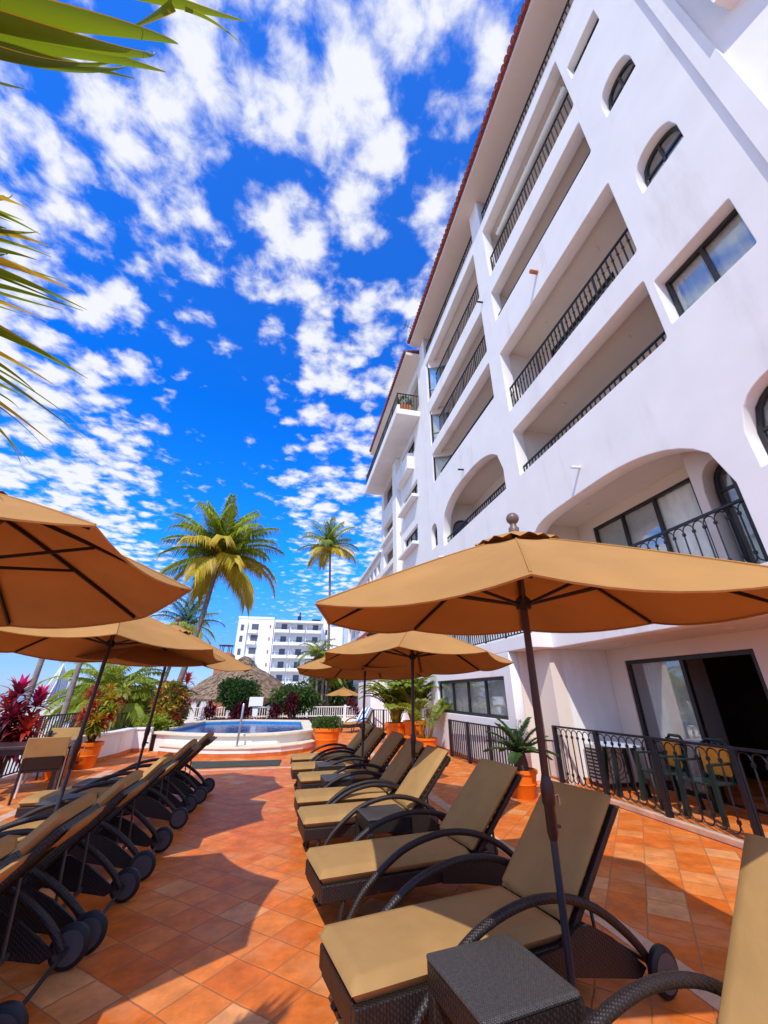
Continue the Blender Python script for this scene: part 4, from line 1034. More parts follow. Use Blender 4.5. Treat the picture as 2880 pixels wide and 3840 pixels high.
def pot(label, x, y, r, h, group='orange terracotta pots on the terrace', taper=.74, n=30, bands=True):
    t = thing('flower_pot', label, 'flower pot', (x, y, 0), 0, group)
    b = r * taper
    pr = [(b * .96, 0), (b, .01)]
    pr += [(b + (r - b) * .5, h * .45)]
    if bands: pr += [(b + (r - b) * .5 + .008, h * .47), (b + (r - b) * .56 + .008, h * .5), (b + (r - b) * .56, h * .52)]
    pr += [(r * .97, h * .84), (r * 1.07, h * .86), (r * 1.08, h * .985), (r * 1.05, h), (r * .95, h), (r * .93, h * .93)]
    MB().lathe(pr, n).build('body', M['orange'], t, smooth=35)
    MB().lathe([(r * .92, h * .90), (r * .5, h * .925), (.01, h * .93)], n).build('soil', M['soil'], t)
    return t
# right hand pots
pot('big orange pot with a clipped hedge ball, between the pool and the far loungers', 1.33, 13.75, .40, .60)
t = thing('clipped_shrub', 'clipped low green shrub growing in the big orange pot by the pool', 'shrub', (1.33, 13.75, .55))
mb = MB(); 
for k in range(26):
    a = k * 2.4; rr_ = .36 * math.sqrt(k / 26); leaf_cloud(mb, (1.33 + rr_ * math.cos(a), 13.75 + rr_ * math.sin(a), .72), (.16, .16, .17), 95, .07, .55)
mb.build('foliage', M['green'], t, world=True, fix=False)
st = MB()
for k in range(5): a = k * 1.25; st.tube([(1.33, 13.75, .54), (1.33 + .2 * math.cos(a), 13.75 + .2 * math.sin(a), .72)], .012, 5)
st.build('stems', M['bark'], t, world=True)
pot('orange pot in front of the ground floor wall holding the spiky cycad', 3.98, 7.12, .235, .40)
t = thing('cycad', 'dark green spiky cycad in the orange pot beside the iron fence', 'cycad', (3.98, 7.12, .36))
MB().lathe([(.10, .0), (.12, .1), (.09, .26), (.03, .30)], 14, (3.98, 7.12, .36)).build('trunk', M['bark'], t, world=True)
mb = MB(); st = MB()
for k in range(22):
    frond(mb, (3.98, 7.12, .62), k * 2.399, R(78 - 75 * k / 22), .62, R(45), .14, 26, .022, .3, .15, st)
mb.build('fronds', M['cycad'], t, world=True, fix=False); st.build('frond_stems', M['cycad'], t, world=True)
for x, y, r, h, lab in ((3.72, 14.6, .36, .66, 'tall orange pot of a bushy areca palm, left one of the wall cluster'), (3.98, 13.4, .33, .36, 'orange pot with a dark notch, in the middle of the wall cluster'),
                        (4.12, 12.55, .30, .38, 'smallest orange pot with a thin yellow green palm, right one of the wall cluster')):
    pot(lab, x, y, r, h)
pot('wide orange bowl pot raised behind the middle of the wall cluster', 4.22, 14.1, .36, .74)
def areca(label, base, n, L_, spreadp, group='potted palms against the hotel wall', m='areca', leafl=.34):
    t = thing('areca_palm', label, 'palm plant', base, 0, group); mb = MB(); st = MB(); c = MB()
    for k in range(n):
        a = k * 2.4; b = Vector(base) + Vector((.10 * math.cos(a), .10 * math.sin(a), 0)); h = random.uniform(.15, .55) * L_
        e = b + Vector((.10 * math.cos(a), .10 * math.sin(a), h)); c.tube([b, e], [.02, .013], 6)
        frond(mb, e, a + random.uniform(-.4, .4), R(random.uniform(48, 84)), L_ * random.uniform(.75, 1.05), R(spreadp), leafl, 28, .042, .45, .35, st)
    c.build('canes', M['yellowleaf'], t, world=True); mb.build('fronds', M[m], t, world=True, fix=False); st.build('frond_stems', M[m], t, world=True)
    return t
areca('bushy bright green areca palm in the left orange pot of the wall cluster', (3.72, 14.6, .6), 40, 1.35, 85)
areca('yellow green areca palm with many canes in the raised bowl pot', (4.22, 14.1, .68), 34, 1.35, 80)
areca('thin yellowing palm with bare canes in the smallest cluster pot', (4.12, 12.55, .34), 9, 1.25, 75)
# left hand pots and plants
pot('round orange pot with ringed sides by the white planter wall', -4.36, 11.85, .27, .52)
pot('tall orange tapering pot beside the dining table', -4.42, 10.75, .28, .62)
pot('orange pot cut by the left picture edge near the dining table', -4.75, 8.35, .30, .52)
cordyline('croton_plant', 'leafy red and yellow croton tree growing from the round ringed pot', (-4.36, 11.85, .46), [(-4.5, 11.8, 1.25), (-4.2, 11.9, 1.4), (-4.05, 11.7, 1.15), (-4.65, 12.0, 1.5), (-4.35, 12.2, 1.6), (-4.0, 12.1, 1.55), (-4.55, 11.6, 1.0), (-4.2, 11.5, .95)], .30, .065, ['redleaf', 'yellowleaf', 'lime'])
cordyline('cordyline', 'dark crimson cordyline with bright pink new leaves at the left edge', (-5.25, 10.4, .0), [(-5.35, 10.3, 1.5), (-5.05, 10.5, 1.3), (-5.55, 10.5, 1.25), (-5.2, 10.1, 1.1), (-5.6, 10.0, .95), (-4.95, 10.2, .85)], .44, .085, ['crimson', 'crimson', 'redleaf'], tip=('pink', 2))
bush('croton_bush', 'big red orange and yellow croton bush left of the pool', (-4.0, 17.0, .4), (-4.0, 17.0, 1.15), (.62, .8, .85), ['yellowleaf', 'redleaf', 'green'], 30, 55, .20, 'shrub', 5, .03, None, .32)
bush('lime_shrub', 'low bright yellow green shrub spilling over the planter wall', (-3.98, 15.3, .35), (-3.98, 15.35, .66), (.45, .62, .26), ['lime'], 26, 70, .12, 'shrub', 4, .02)
cordyline('cordyline', 'tall crimson topped cordyline above the croton bush', (-3.75, 17.6, .4), [(-3.7, 17.5, 1.95), (-3.95, 17.7, 1.6)], .42, .08, ['redleaf', 'crimson'], tip=('redleaf', 1))
bush('clipped_tree', 'dark rounded dense tree behind the pool, left of the notice board', (-2.3, 21.8, .35), (-2.25, 21.8, 1.55), (1.05, .9, .72), ['deepgreen', 'green'], 85, 90, .13, 'tree', 5, .05)
bush('leafy_tree', 'lighter leafy tree behind the pool, right of the notice board', (.35, 22.0, .35), (.42, 22.0, 1.35), (1.1, .8, .68), ['green', 'deepgreen'], 60, 75, .15, 'tree', 5, .045)
for x, y, z, lab in ((-3.3, 21.2, 1.05, 'purple red cordyline left of the dark rounded tree'), (-2.05, 21.0, .95, 'purple red cordyline at the foot of the dark rounded tree'), (-1.75, 21.25, 1.05, 'purple red cordyline between the dark tree and the notice board'), (.3, 21.1, 1.45, 'tall purple cordyline in front of the lighter leafy tree'), (-.45, 21.3, .95, 'low purple cordyline right of the notice board')):
    cordyline('cordyline', lab, (x, y, .38), [(x, y, z), (x + .16, y + .05, z - .2), (x - .16, y, z - .28)], .36, .06, ['purple', 'crimson'], group='purple cordylines behind the pool')
mb = MB()
for k in range(36): leaf_cloud(mb, (-3.1 + k * .125, 20.78 + .1 * math.sin(k) - max(0, k - 14) * .035, .48), (.12, .14, .10), 40, .07, .6)
o = mb.build('ground_cover', M['purple'], fix=False); struct(o, 'stuff')
# big feathery palms and greenery beyond the left fence
for x, y, z, L_, lab in ((-6.1, 17.4, 1.0, 2.3, 'feathery bright green palm behind the left fence, nearest the croton tree'), (-5.9, 20.5, .8, 2.2, 'feathery yellow green palm behind the planter wall'), (-7.4, 20.0, 1.5, 2.6, 'tall feathery palm clump behind the left fence')):
    t = thing('garden_palm', lab, 'palm tree', (x, y, -3), 0, 'feathery garden palms beyond the left fence'); mb = MB(); st = MB()
    MB().tube([(x, y, -3), (x + .1, y, z)], [.12, .09], 10).build('trunk', M['trunk'], t, world=True)
    for k in range(26): frond(mb, (x + .1, y, z), k * 2.399, R(82 - 85 * k / 26), L_ * random.uniform(.8, 1.05), R(95), .5, 36, .075, .45, .6, st)
    mb.build('fronds', M['areca' if L_ < 2.5 else 'palm'], t, world=True, fix=False); st.build('frond_stems', M['areca'], t, world=True)
for x, y, z, r_, lab in ((-8.5, 24.5, .6, 1.6, 'broad green garden tree under the leaning palm'), (-6.6, 26, .2, 1.3, 'green garden tree between the palms and the thatched roof')):
    bush('garden_tree', lab, (x, y, -3), (x, y, z), (r_, r_, r_ * .75), ['green', 'palmdark'], 60, 70, .22, 'tree', 4, .07, 'garden trees beyond the left fence')
for x, y, z, r_, lab in ((3.0, 33, 1.4, 1.9, 'dark bushy tree behind the tiny faded parasol'), (5.3, 36, 1.6, 2.0, 'dark bushy tree beside the far end of the hotel wing'), (-.3, 38, .6, 1.8, 'green bushy tree at the foot of the far white hotel'), (1.2, 27, .9, 1.0, 'green bush beyond the white fence and hedge pot')):
    bush('backdrop_tree', lab, (x, y, -2.2), (x, y, z), (r_, r_, r_ * .8), ['deepgreen', 'green'], 70, 70, .26, 'tree', 4, .07, 'trees behind the white fence')
for x, y, h_, lab in ((1.9, 26.5, 3.7, 'yellow green fan of a clustered palm in front of the far hotel'), (2.3, 27.5, 3.2, 'second clustered palm with pale thin trunks beside the first')):
    t = thing('cluster_palm', lab, 'palm tree', (x, y, -2.2), 0, 'clustered palms before the far hotel'); mb = MB(); st = MB(); tr_ = MB()
    for q in range(2):
        xx = x + .35 * q - .15; hh = h_ - .9 * q
        tr_.tube([(xx, y, -2.2), (xx + .05, y, hh)], [.10, .07], 9)
        for k in range(14): frond(mb, (xx + .05, y, hh), k * 2.399, R(80 - 75 * k / 14), 1.5, R(90), .5, 26, .04, .45, .6, st)
    tr_.build('trunk', M['trunk'], t, world=True); mb.build('fronds', M['areca'], t, world=True, fix=False); st.build('frond_stems', M['areca'], t, world=True)

# ------------------------------------------------------------------ dining set at left
def dining_chair(label):
    t = thing('dining_chair', label, 'chair', group='tan backed dining chairs at the dark table')
    for x in (-1, 1):
        MB().tube([(x * .26, -.30, .86), (x * .26, -.24, .45), (x * .26, -.27, 0)], .018, 7).build('back_leg', M['frame'], t)
        MB().tube([(x * .26, .26, .0), (x * .26, .24, .62), (x * .26, .16, .66), (x * .26, -.22, .64)], .018, 7).build('arm_leg', M['ac'], t, smooth=60)
    MB().box(-.25, .25, -.24, .25, .40, .44).build('seat', M['wicker'], t, bevel=.01)
    b = MB(); b.add([(-.25, -.25, .44), (.25, -.25, .44), (.25, -.30, .62), (-.25, -.30, .62), (-.25, -.22, .44), (.25, -.22, .44), (.25, -.27, .62), (-.25, -.27, .62)], [(0, 1, 2, 3), (7, 6, 5, 4), (0, 4, 5, 1), (1, 5, 6, 2), (2, 6, 7, 3), (3, 7, 4, 0)]); b.build('lower_back', M['wicker'], t)
    b = MB(); b.add([(-.285, -.285, .60), (.285, -.285, .60), (.28, -.36, .90), (-.28, -.36, .90), (-.285, -.255, .60), (.285, -.255, .60), (.28, -.325, .90), (-.28, -.325, .90)], [(0, 1, 2, 3), (7, 6, 5, 4), (0, 4, 5, 1), (1, 5, 6, 2), (2, 6, 7, 3), (3, 7, 4, 0)]); b.build('back_sling', M['cushion'], t, bevel=.012)
    return t
t = thing('dining_table', 'dark wooden dining table on square legs at the left edge', 'table', (-4.35, 9.3, 0), R(14))
MB().box(-.62, .62, -.45, .45, .69, .74).build('table_top', M['wood'], t, bevel=.008)
for x in (-1, 1):
    for y in (-1, 1): MB().box(x * .52 - .035, x * .52 + .035, y * .36 - .035, y * .36 + .035, 0, .688).build('leg', M['wood'], t)
MB().box(-.5, .5, -.34, -.31, .60, .688).build('apron', M['wood'], t)
ch = dining_chair('tan backed dining chair with its back to the camera, nearest the loungers'); ch.location = (-3.82, 8.75, 0); ch.rotation_euler.z = R(20)
copy_thing(ch, (-4.35, 10.25, 0), R(185), 'tan dining chair on the far side of the dark table')
copy_thing(ch, (-4.95, 8.55, 0), R(-10), 'tan dining chair cut by the left edge of the picture')

# ------------------------------------------------------------------ patio behind the loop fence
t = thing('air_conditioner', 'white air conditioner box standing behind the loop fence', 'air conditioner', (5.95, 7.0, .05))
MB().box(5.50, 6.35, 7.12, 7.47, .12, .72).build('case', M['ac'], t, world=True, bevel=.015)
mb = MB(); c = (5.82, 7.11, .42)
for r_ in (.05, .12, .19, .25): mb.tube([(c[0] + r_ * math.cos(k * PI / 10), c[1], c[2] + r_ * math.sin(k * PI / 10)) for k in range(21)], .006, 4, cap=False)
mb.build('fan_grille', M['frame'], t, world=True)
mb = MB()
for k in range(9): mb.box(5.490, 5.499, 7.15, 7.43, .18 + .055 * k, .21 + .055 * k)
mb.build('side_louvre', M['frame'], t, world=True)
for x in (5.60, 6.25): MB().box(x - .03, x + .03, 7.14, 7.45, .052, .12).build('foot', M['frame'], t, world=True)
t = thing('plastic_table', 'pale blue topped green plastic table behind the fence', 'table', (5.62, 6.72, .05))
MB().lathe([(.02, .69), (.36, .69), (.38, .70), (.38, .72), (.02, .725)], 28, (5.62, 6.72, .05)).build('table_top', M['bluewhite'], t, world=True, smooth=30)
for k in range(4):
    a = k * PI / 2 + .5; MB().beam((5.62 + .22 * math.cos(a), 6.72 + .22 * math.sin(a), .74), (5.62 + .32 * math.cos(a), 6.72 + .32 * math.sin(a), .05), .05, .06).build('leg', M['plasticgreen'], t, world=True)
def plastic_chair(label):
    t = thing('plastic_chair', label, 'chair', group='green plastic chairs on the shaded patio')
    MB().box(-.23, .23, -.22, .24, .40, .43).build('seat', M['plasticgreen'], t, bevel=.015)
    for x in (-1, 1):
        MB().beam((x * .22, .22, .64), (x * .25, .26, 0), .05, .05).build('front_leg', M['plasticgreen'], t); MB().beam((x * .22, -.22, .62), (x * .24, -.30, 0), .05, .05).build('back_leg', M['plasticgreen'], t)
        MB().box(x * .24 - .03, x * .24 + .03, -.25, .25, .63, .66).build('armrest', M['plasticgreen'], t, bevel=.012)
    b = MB()
    for k in range(5): b.beam((-.18 + .09 * k, -.22, .43), (-.18 + .09 * k, -.30, .86), .055, .02, (1, 0, 0))
    b.tube([(-.23, -.22, .43), (-.23, -.30, .80), (-.12, -.31, .90), (.12, -.31, .90), (.23, -.30, .80), (.23, -.22, .43)], .022, 7)
    b.build('backrest', M['plasticgreen'], t)
    MB().box(-.19, .19, -.255, -.20, .47, .84).build('cushion', M['amber'], t, bevel=.02)
    return t
pc = plastic_chair('green plastic chair with orange cushion, nearer the pale table'); pc.location = (5.72, 6.0, .05); pc.rotation_euler.z = R(75)
copy_thing(pc, (5.72, 5.25, .05), R(95), 'green plastic chair with orange cushion, right of the other one')
t = thing('wooden_cabinet', 'dark reddish wooden cabinet in the shade at the right edge', 'cabinet', (5.9, 3.6, .05))
MB().box(5.65, 6.25, 3.05, 3.85, .05, .78).build('body', M['cabinet'], t, world=True, bevel=.01)
MB().box(5.60, 6.30, 3.0, 3.9, .782, .82).build('top', M['cabinet'], t, world=True, bevel=.008)
for y in (3.1, 3.47): MB().box(5.63, 5.648, y, y + .34, .12, .72).build('door', M['cabinet'], t, world=True, bevel=.006)
t = thing('balcony_planter', 'pinkish clay planter with green leaves on the high corner balcony', 'planter', (4.5, 15.6, 14.35))
MB().box(4.25, 4.85, 15.15, 15.55, 14.345, 14.85).build('box', M['terracotta'], t, world=True, bevel=.02)
mb = MB(); leaf_cloud(mb, (4.55, 15.35, 15.1), (.35, .25, .3), 160, .16); mb.build('foliage', M['green'], t, world=True, fix=False)
t = thing('rolled_awning', 'rolled beige awning tube hanging under a high balcony ceiling', 'awning', (5.7, 5.3, 15.8))
mb = MB().tube([(5.62, 3.5, 15.86), (5.62, 7.2, 15.86)], .075, 12); mb.build('roll', M['curtain'], t, world=True, smooth=40)
for y in (3.6, 5.35, 7.1): MB().box(5.58, 5.66, y - .03, y + .03, 15.93, 16.095).build('bracket', M['white'], t, world=True)
t = thing('roof_antenna', 'thin metal antenna sticking out from the roof edge', 'antenna', (4.6, 13.6, 18.3))
MB().tube([(4.7, 13.6, 18.3), (4.1, 13.7, 18.75)], .015, 6).build('boom', M['frame'], t, world=True)
for k in range(4): q = Vector((4.6 - .13 * k, 13.62 + .02 * k, 18.38 + .1 * k)); MB().tube([q + Vector((0, -.25, 0)), q + Vector((0, .25, 0))], .009, 5).build('element', M['frame'], t, world=True)
# towel lounger, gate and wall at the far end
fl_ = copy_thing(proto, (2.62, 19.3, 0), R(46), 'dark wicker lounger with a blue and white striped towel by the white wall', 'far loungers by the white wall')
t = thing('striped_towel', 'blue and white striped towel draped over the far lounger', 'towel', (2.62, 19.3, 0), R(46))
c_, s_ = math.cos(R(BANG)), math.sin(R(BANG)); mb = MB(); pr = [(.75, .418), (1.0, .418), (1.14, .42)] + [(HX + q * c_ - .115 * s_, HZ + q * s_ + .115 * c_) for q in (.1, .4, .78)] + [(HX + .86 * c_ - .02, HZ + .86 * s_ - .04), (HX + .86 * c_ + .05, HZ + .6 * s_)]
vs = []
for x, z in pr:
    for k in range(9): vs.append((x, -.27 + .54 * k / 8, z + .004 * math.sin(k * 2.2 + x * 5)))
mb.add(vs, [(i * 9 + j, i * 9 + j + 1, i * 9 + 10 + j, i * 9 + 9 + j) for i in range(len(pr) - 1) for j in range(8)])
tw = mb.build('cloth', M['towel'], t, smooth=60); md = tw.modifiers.new('thick', 'SOLIDIFY'); md.thickness = .008
t = thing('garden_wall', 'tall white garden wall with sloping top beyond the potted palms', 'wall', (4.4, 20.5, 0))
mb = MB(); mb.extr([(3.95, 0), (5.13, 0), (5.13, 2.35), (3.95, 2.25)], 1, 20.4, 20.65); mb.build('front', M['stucco'], t, world=True)
mb = MB(); mb.box(3.95, 4.15, 20.66, 24.0, 0, 2.1); mb.build('return_wall', M['stucco'], t, world=True)
mb = MB(); mb.box(3.85, 5.13, 20.2, 21.2, 2.36, 2.42); mb.build('tile_cap', M['rooftile'], t, world=True)
mb = MB(); mb.box(3.935, 5.13, 20.38, 20.399, .004, .12); mb.build('skirting', M['skirting'], t, world=True)
fence('iron_gate', 'small dark iron gate panel before the white garden wall', ((4.85, 19.5), (4.05, 20.1)), .88, 2, False, z0=.0, step=.12, cat='gate')
cordyline('cordyline', 'dark red cordyline behind the striped towel lounger', (4.0, 21.9, 0), [(3.3, 22.5, 1.1), (3.6, 22.6, .9)], .35, .07, ['crimson', 'purple'])

# ------------------------------------------------------------------ thatched roofs, far hotel, pier
def palapa(label, x, y, zb, r, h, posts=8, zt=None):
    t = thing('thatched_hut', label, 'thatched hut', (x, y, -3), 0, 'thatched palm leaf huts')
    pr = [(r * 1.0, 0), (r * 1.02, .18), (r * .82, h * .30), (r * .60, h * .58), (r * .38, h * .80), (r * .18, h * .95), (.02, h)]
    q = MB().lathe(pr, 48, (x, y, zb)); q.v = [(a + random.uniform(-.06, .06), b + random.uniform(-.06, .06), c + random.uniform(-.05, .05)) for a, b, c in q.v]; q.build('thatch_roof', M['thatch'], t, world=True)
    sw = MB()
    for k in range(int(420 * r)):
        a = random.uniform(0, 2 * PI); f_ = math.sqrt(random.uniform(.02, 1)); i_ = 0
        zz_ = None
        for (r1, z1), (r2, z2) in zip(pr[1:], pr[2:]):
            if r2 <= r * f_ <= r1: zz_ = z1 + (z2 - z1) * (r1 - r * f_) / max(1e-6, r1 - r2)
        if zz_ is None: continue
        p = Vector((x + r * f_ * math.cos(a), y + r * f_ * math.sin(a), zb + zz_ + .05)); o_ = Vector((math.cos(a), math.sin(a), -.62)).normalized(); s = Vector((-math.sin(a), math.cos(a), 0)) * random.uniform(.03, .09); l_ = random.uniform(.25, .6)
        sw.add([p - s, p + s, p + o_ * l_ + s * random.uniform(-.6, .8) + Vector((0, 0, .06))], [(0, 1, 2)])
    sw.build('loose_straw', M['straw'], t, world=True, fix=False)
    fr = MB()
    for k in range(260):
        a = random.uniform(0, 2 * PI); rr_ = r * random.uniform(.96, 1.02); p = Vector((x + rr_ * math.cos(a), y + rr_ * math.sin(a), zb + .1)); s = Vector((-math.sin(a), math.cos(a), 0)) * .07; fr.add([p - s, p + s, p + s * .2 + Vector((0, 0, -random.uniform(.25, .5)))], [(0, 1, 2)])
    fr.build('thatch_fringe', M['thatch'], t, world=True, fix=False)
    for k in range(posts):
        a = 2 * PI * k / posts; MB().tube([(x + r * .8 * math.cos(a), y + r * .8 * math.sin(a), -3), (x + r * .8 * math.cos(a), y + r * .8 * math.sin(a), zb + .4)], .12, 7).build('post', M['bark'], t, world=True)
palapa('broad brown thatched roof behind the dark rounded tree', -3.9, 40, 1.0, 5.0, 2.9)
palapa('small thatched roof peak just above the broad one', -4.4, 45, 3.5, 1.5, 1.5, 4)
t = thing('rooftop_pergola', 'small dark round rooftop pergola left of the far white hotel', 'pergola', (-9.5, 70, -3))
MB().box(-11, -8.9, 68, 74, -3, 7.3).build('building', M['terracotta'], t, world=True)
for k in range(6): a = k * PI / 3; MB().tube([(-10 + .9 * math.cos(a), 70 + .9 * math.sin(a), 7.3), (-10 + .9 * math.cos(a), 70 + .9 * math.sin(a), 8.4)], .06, 6).build('post', M['frame'], t, world=True)
MB().lathe([(1.15, 0), (1.2, .12), (.3, .2)], 24, (-10, 70, 8.4)).build('roof', M['frame'], t, world=True)

far = thing('far_hotel', 'far white hotel block with stacked balconies beyond the pool', 'hotel', (0, 92, -3))
def fh(mb, n, m, parent=None, bevel=0): return mb.build(n, m, parent or far, world=True, bevel=bevel)
YF = 90
mb = MB(); mb.box(-11.2, -3.9, YF, YF + 14, -3, 16.0); mb.box(-11.1, -9.2, YF - .6, YF - .002, -3, 15.3); mb.box(-3.898, 6.6, YF + .6, YF + 14, -3, 15.4); mb.box(6.602, 11.2, YF + 2, YF + 14, -3, 15.2); mb.box(6.9, 8.6, YF + 3, YF + 8, 15.21, 18.6)
fh(mb, 'wall', M['stucco_far'])
for zf in (.6, 3.1, 5.65, 8.2, 10.75, 13.3):
    for k in range(3):
        x0 = -3.6 + 3.35 * k
        b = MB(); b.box(x0, x0 + 3.0, YF - 1.0, YF + .59, zf, zf + .16); b.box(x0, x0 + 3.0, YF - 1.0, YF - .85, zf + .161, zf + .62); b.box(x0, x0 + .15, YF - .849, YF + .59, zf + .161, zf + .62); b.box(x0 + 2.85, x0 + 3.0, YF - .849, YF + .59, zf + .161, zf + .62)
        bo = fh(b, 'balcony', M['stucco_far'], bevel=.03)
        r_ = MB(); r_.box(x0, x0 + 3.0, YF - .95, YF - .9, zf + 1.0, zf + 1.05)
        for q in range(11): r_.box(x0 + q * .29, x0 + q * .29 + .03, YF - .94, YF - .91, zf + .62, zf + 1.0)
        fh(r_, 'balcony_rail', M['frame'], bo)
        g = MB(); g.box(x0 + 1.3, x0 + 2.5, YF + .55, YF + .598, zf + .3, zf + 1.95); fh(g, 'window', M['farwin'])
        if k: pass
    for k in range(4): fh(MB().box(-3.75 + 3.35 * k, -3.61 + 3.35 * k, YF - .2, YF + .599, zf - .4, zf + 2.15), 'partition', M['stucco_far'])
    c = MB(); c.box(-4.75, -4.45, YF - .03, YF - .003, zf + .9, zf + 1.6); fh(c, 'wall_lamp', M['terracotta'])
for zf in (3.1, 5.65, 8.2, 10.75, 13.0):
    b = MB(); b.box(-9.0, -7.2, YF - .8, YF - .003, zf, zf + .7); fh(b, 'balcony', M['stucco_far'], bevel=.03)
    g = MB(); g.box(-8.4, -7.0, YF - .04, YF - .003, zf + .75, zf + 2.0); fh(g, 'window', M['farwin']); g = MB(); g.box(-10.5, -9.9, YF - .66, YF - .603, zf + .5, zf + 1.7); fh(g, 'window', M['farwin'])
    g = MB(); g.box(7.3, 7.7, YF + 1.95, YF + 1.998, zf + .4, zf + 1.5); fh(g, 'window', M['frame'])
b = MB(); b.box(-11.3, -3.9, YF - .1, YF + .3, 16.01, 16.5); b.box(-3.7, 6.6, YF - .9, YF - .6, 15.41, 15.9); b.box(-3.7, 6.6, YF - .6, YF + 1, 15.402, 15.5); fh(b, 'parapet', M['stucco_far'], bevel=.05)
b = MB(); b.tube([(1.4, YF + 4, 15.4), (1.5, YF + 4, 18.5)], .15, 6); b.box(1.0, 1.8, YF + 3.8, YF + 4.2, 15.5, 17.6); b.box(4.2, 6.2, YF + 3, YF + 5, 15.5, 16.9); fh(b, 'roof_equipment', M['frame'])

# pier with its tall mesh sail
t = thing('pier_sail', 'tall white pier sail structure of masts and mesh over the sea at left', 'pier sail', (-47, 100, -6))
Z0 = -.5; top = Vector((-45.6, 100, 7.3))
legs = [Vector((-48.6, 99, Z0)), Vector((-46.4, 99, Z0)), Vector((-43.6, 103, Z0)), Vector((-47.0, 104, Z0))]
for l_ in legs: MB().tube([l_, l_.lerp(top, .5) + Vector((.25, 0, 0)), top], [.16, .15, .1], 8).build('mast', M['white'], t, world=True)
def sail(a, b, n):
    mb = MB(); vs = []
    for i in range(9):
        f = i / 8; p = a.lerp(top, f); q = b.lerp(top, f)
        for j in range(7): g_ = j / 6; r_ = p.lerp(q, g_) + Vector((.5 * math.sin(PI * f) * (g_ - .2), 0, -.35 * math.sin(PI * g_) * (1 - f))); vs.append(r_)
    mb.add(vs, [(i * 7 + j, i * 7 + j + 1, i * 7 + 8 + j, i * 7 + 7 + j) for i in range(8) for j in range(6)])
    so_ = mb.build('mesh_sail', M['sailcloth'], t, world=True, smooth=60); md = so_.modifiers.new('thick', 'SOLIDIFY'); md.thickness = .05
    rb = MB()
    for j in range(1, 6): rb.tube([a.lerp(b, j / 6) + Vector((0, -.06, 0)), a.lerp(b, j / 6).lerp(top, .5) + Vector((.1, -.1, 0)), top], .04, 5)
    rb.build('cable', M['white'], so_, world=True)
sail(legs[0], legs[1], 0); sail(legs[1], legs[2], 1)
MB().tube([(-44.3, 101, Z0), (-44.0, 101, 6.0)], .06, 6).build('flag_pole', M['white'], t, world=True)
mb = MB(); mb.box(-70, -38, 97.5, 105, -1.1, -.5); mb.box(-70, -38, 97.4, 97.6, -.5, .0)
mb.build('deck', M['concrete'], t, world=True)
for k in range(8): MB().tube([(-68 + 4 * k, 101, -6.5), (-68 + 4 * k, 101, -1.1)], .4, 8).build('pile', M['concrete'], t, world=True)

# ------------------------------------------------------------------ foreground palm at the top left
UP=[
((-0.605, 0.378, 2.576), (-0.421, 0.403, 2.712), (-0.353, 0.434, 2.811), 0.070) ,
((-0.615, 0.404, 2.561), (-0.494, 0.436, 2.67), (-0.382, 0.476, 2.788), 0.080) ,
((-0.621, 0.421, 2.55), (-0.539, 0.45, 2.644), (-0.444, 0.491, 2.761), 0.044) ,
((-0.408, 0.34, 2.682), (-0.298, 0.36, 2.763), (-0.218, 0.383, 2.858), 0.038) ,
((-0.302, 0.35, 2.711), (-0.258, 0.374, 2.768), (-0.224, 0.418, 2.846), 0.010) ,
((-0.634, 0.458, 2.525), (-0.626, 0.482, 2.582), (-0.631, 0.517, 2.663), 0.021) ,
((-0.323, 0.346, 2.707), (-0.38, 0.384, 2.733), (-0.449, 0.428, 2.783), 0.024) ,
]
LOW=[
((-0.925, 0.805, 2.727), (-0.884, 0.83, 2.77), (-0.849, 0.875, 2.819), 0.023) ,
((-0.933, 0.833, 2.701), (-0.896, 0.854, 2.744), (-0.867, 0.895, 2.793), 0.023) ,
((-0.93, 0.821, 2.712), (-0.882, 0.862, 2.749), (-0.837, 0.927, 2.79), 0.009) ,
((-0.94, 0.862, 2.674), (-0.881, 0.895, 2.725), (-0.823, 0.951, 2.781), 0.017) ,
((-0.942, 0.872, 2.664), (-0.883, 0.911, 2.711), (-0.823, 0.973, 2.763), 0.011) ,
((-0.948, 0.895, 2.641), (-0.9, 0.924, 2.688), (-0.856, 0.974, 2.74), 0.015) ,
((-0.95, 0.906, 2.63), (-0.87, 0.965, 2.677), (-0.781, 1.052, 2.725), 0.021) ,
((-0.954, 0.923, 2.612), (-0.864, 0.994, 2.656), (-0.758, 1.095, 2.7), 0.023) ,
((-0.959, 0.95, 2.583), (-0.87, 1.01, 2.637), (-0.768, 1.096, 2.694), 0.011) ,
((-0.965, 0.978, 2.552), (-0.907, 1.027, 2.59), (-0.85, 1.101, 2.628), 0.021) ,
((-0.911, 0.753, 2.772), (-0.89, 0.764, 2.808), (-0.88, 0.793, 2.852), 0.009) ,
((-0.971, 1.017, 2.505), (-0.879, 1.112, 2.525), (-0.767, 1.24, 2.536), 0.03) ,
((-0.976, 1.052, 2.462), (-0.911, 1.129, 2.474), (-0.839, 1.236, 2.48), 0.015) ,
((-0.979, 1.083, 2.421), (-0.885, 1.204, 2.403), (-0.766, 1.361, 2.362), 0.015) ,
((-0.981, 1.109, 2.385), (-0.937, 1.163, 2.402), (-0.896, 1.244, 2.415), 0.015) ,
((-0.982, 1.124, 2.363), (-0.917, 1.217, 2.347), (-0.844, 1.341, 2.316), 0.013) ,
((-0.984, 1.153, 2.319), (-0.94, 1.237, 2.287), (-0.896, 1.349, 2.24), 0.013) ,
((-0.981, 1.249, 2.157), (-0.959, 1.301, 2.139), (-0.942, 1.378, 2.108), 0.026) ,
]
t = thing('overhanging_palm', 'close palm fronds with yellow edged leaflets hanging in at the top left', 'palm tree', (-2.7, .2, 0))
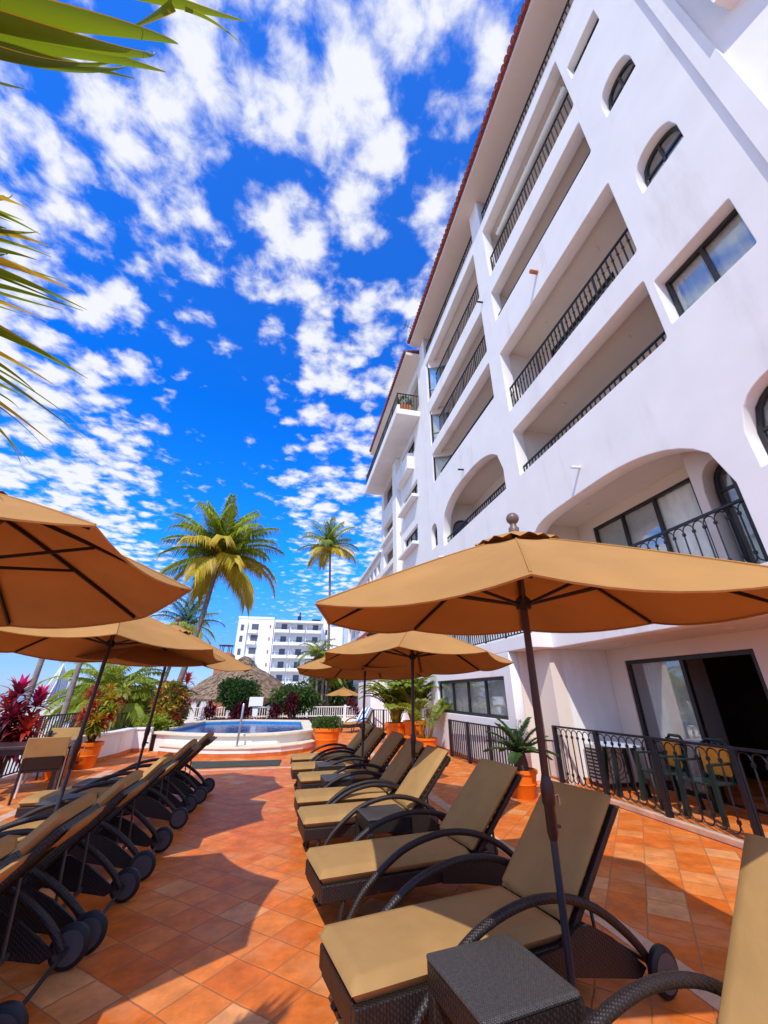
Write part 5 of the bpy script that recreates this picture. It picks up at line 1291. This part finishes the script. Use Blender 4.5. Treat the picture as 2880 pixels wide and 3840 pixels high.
cr_ = Vector((-2.7, .2, 2.7))
MB().tube([(-2.8, .1, 0), (-2.72, .18, 1.4), cr_], [.14, .11, .09], 12).build('trunk', M['trunk'], t, world=True, smooth=60)
def leaflet(mb, eg, b, m_, e, w_, roll):
    b, m_, e = Vector(b), Vector(m_), Vector(e); n_ = 18; L_ = (e - b).length
    ctr = m_ * 2 - (b + e) * .5; view = Vector((.1, .35, 1)).normalized()
    pts = [b * (1 - u) ** 2 + ctr * 2 * u * (1 - u) + e * u * u for u in [i / n_ for i in range(n_ + 1)]]
    vs = []; ed = []
    for i, p in enumerate(pts):
        u = i / n_; d = (pts[min(i + 1, n_)] - pts[max(i - 1, 0)]).normalized(); s = d.cross(view).normalized(); s.rotate(Matrix.Rotation(roll, 3, d)); up = s.cross(d)
        h = w_ * .5 * (1 - max(0, (u - .04) / .96) ** .85) + .0006
        vs += [p - s * h + up * h * .5, p, p + s * h + up * h * .5]
        ed += [p + s * h + up * h * .45, p + s * (h * 1.10 + .0004) + up * h * .52]
    mb.add(vs, [(i * 3 + j, i * 3 + 1 + j, i * 3 + 4 + j, i * 3 + 3 + j) for i in range(n_) for j in range(2)])
    eg.add(ed, [(i * 2, i * 2 + 1, i * 2 + 3, i * 2 + 2) for i in range(n_)])
for fr_, rach in ((UP, [cr_, (-1.9, .15, 3.05), (-1.2, .18, 2.9), (-.70, .26, 2.68), (-.45, .30, 2.72), (-.30, .33, 2.74)]), (LOW, [cr_, (-2.0, .3, 3.15), (-1.4, .5, 3.0), (-1.05, .72, 2.8), (-.99, .95, 2.55), (-1.0, 1.12, 2.32), (-1.0, 1.26, 2.08)])):
    st = MB(); pp = [Vector(p) for p in rach]; st.tube(smooth_path([tuple(p) for p in pp], 4), .012, 7); fo = st.build('frond', M['palmyellow'], t, world=True, smooth=60)
    A = [MB(), MB()]; eg = MB()
    for i, (b, m_, e, w_) in enumerate(list(fr_)):
        if fr_ is LOW or i < 3:
            j_ = Vector((random.uniform(-.03, .02), random.uniform(-.01, .03), random.uniform(-.045, .03)))
            leaflet(A[0], eg, Vector(b) + j_ * .4, Vector(m_) + j_ * .8, Vector(e) + j_ * 1.2 + Vector((-.03, -.03, 0)), w_ * (.4 if fr_ is UP else 1.1), random.uniform(-.5, .5))
        leaflet(A[0 if (i % 3 or fr_ is UP) else 1], eg, b, m_, e, w_ * (.62 if fr_ is UP else 1.7), random.uniform(-.5, .5))
    A[0].build('leaflets', M['bladegreen'], fo, world=True, fix=False, smooth=85)
    if A[1].v: A[1].build('leaflets', M['palmyellow'], fo, world=True, fix=False)
    eg.build('leaf_edges', M['palmyellow'], fo, world=True, fix=False)
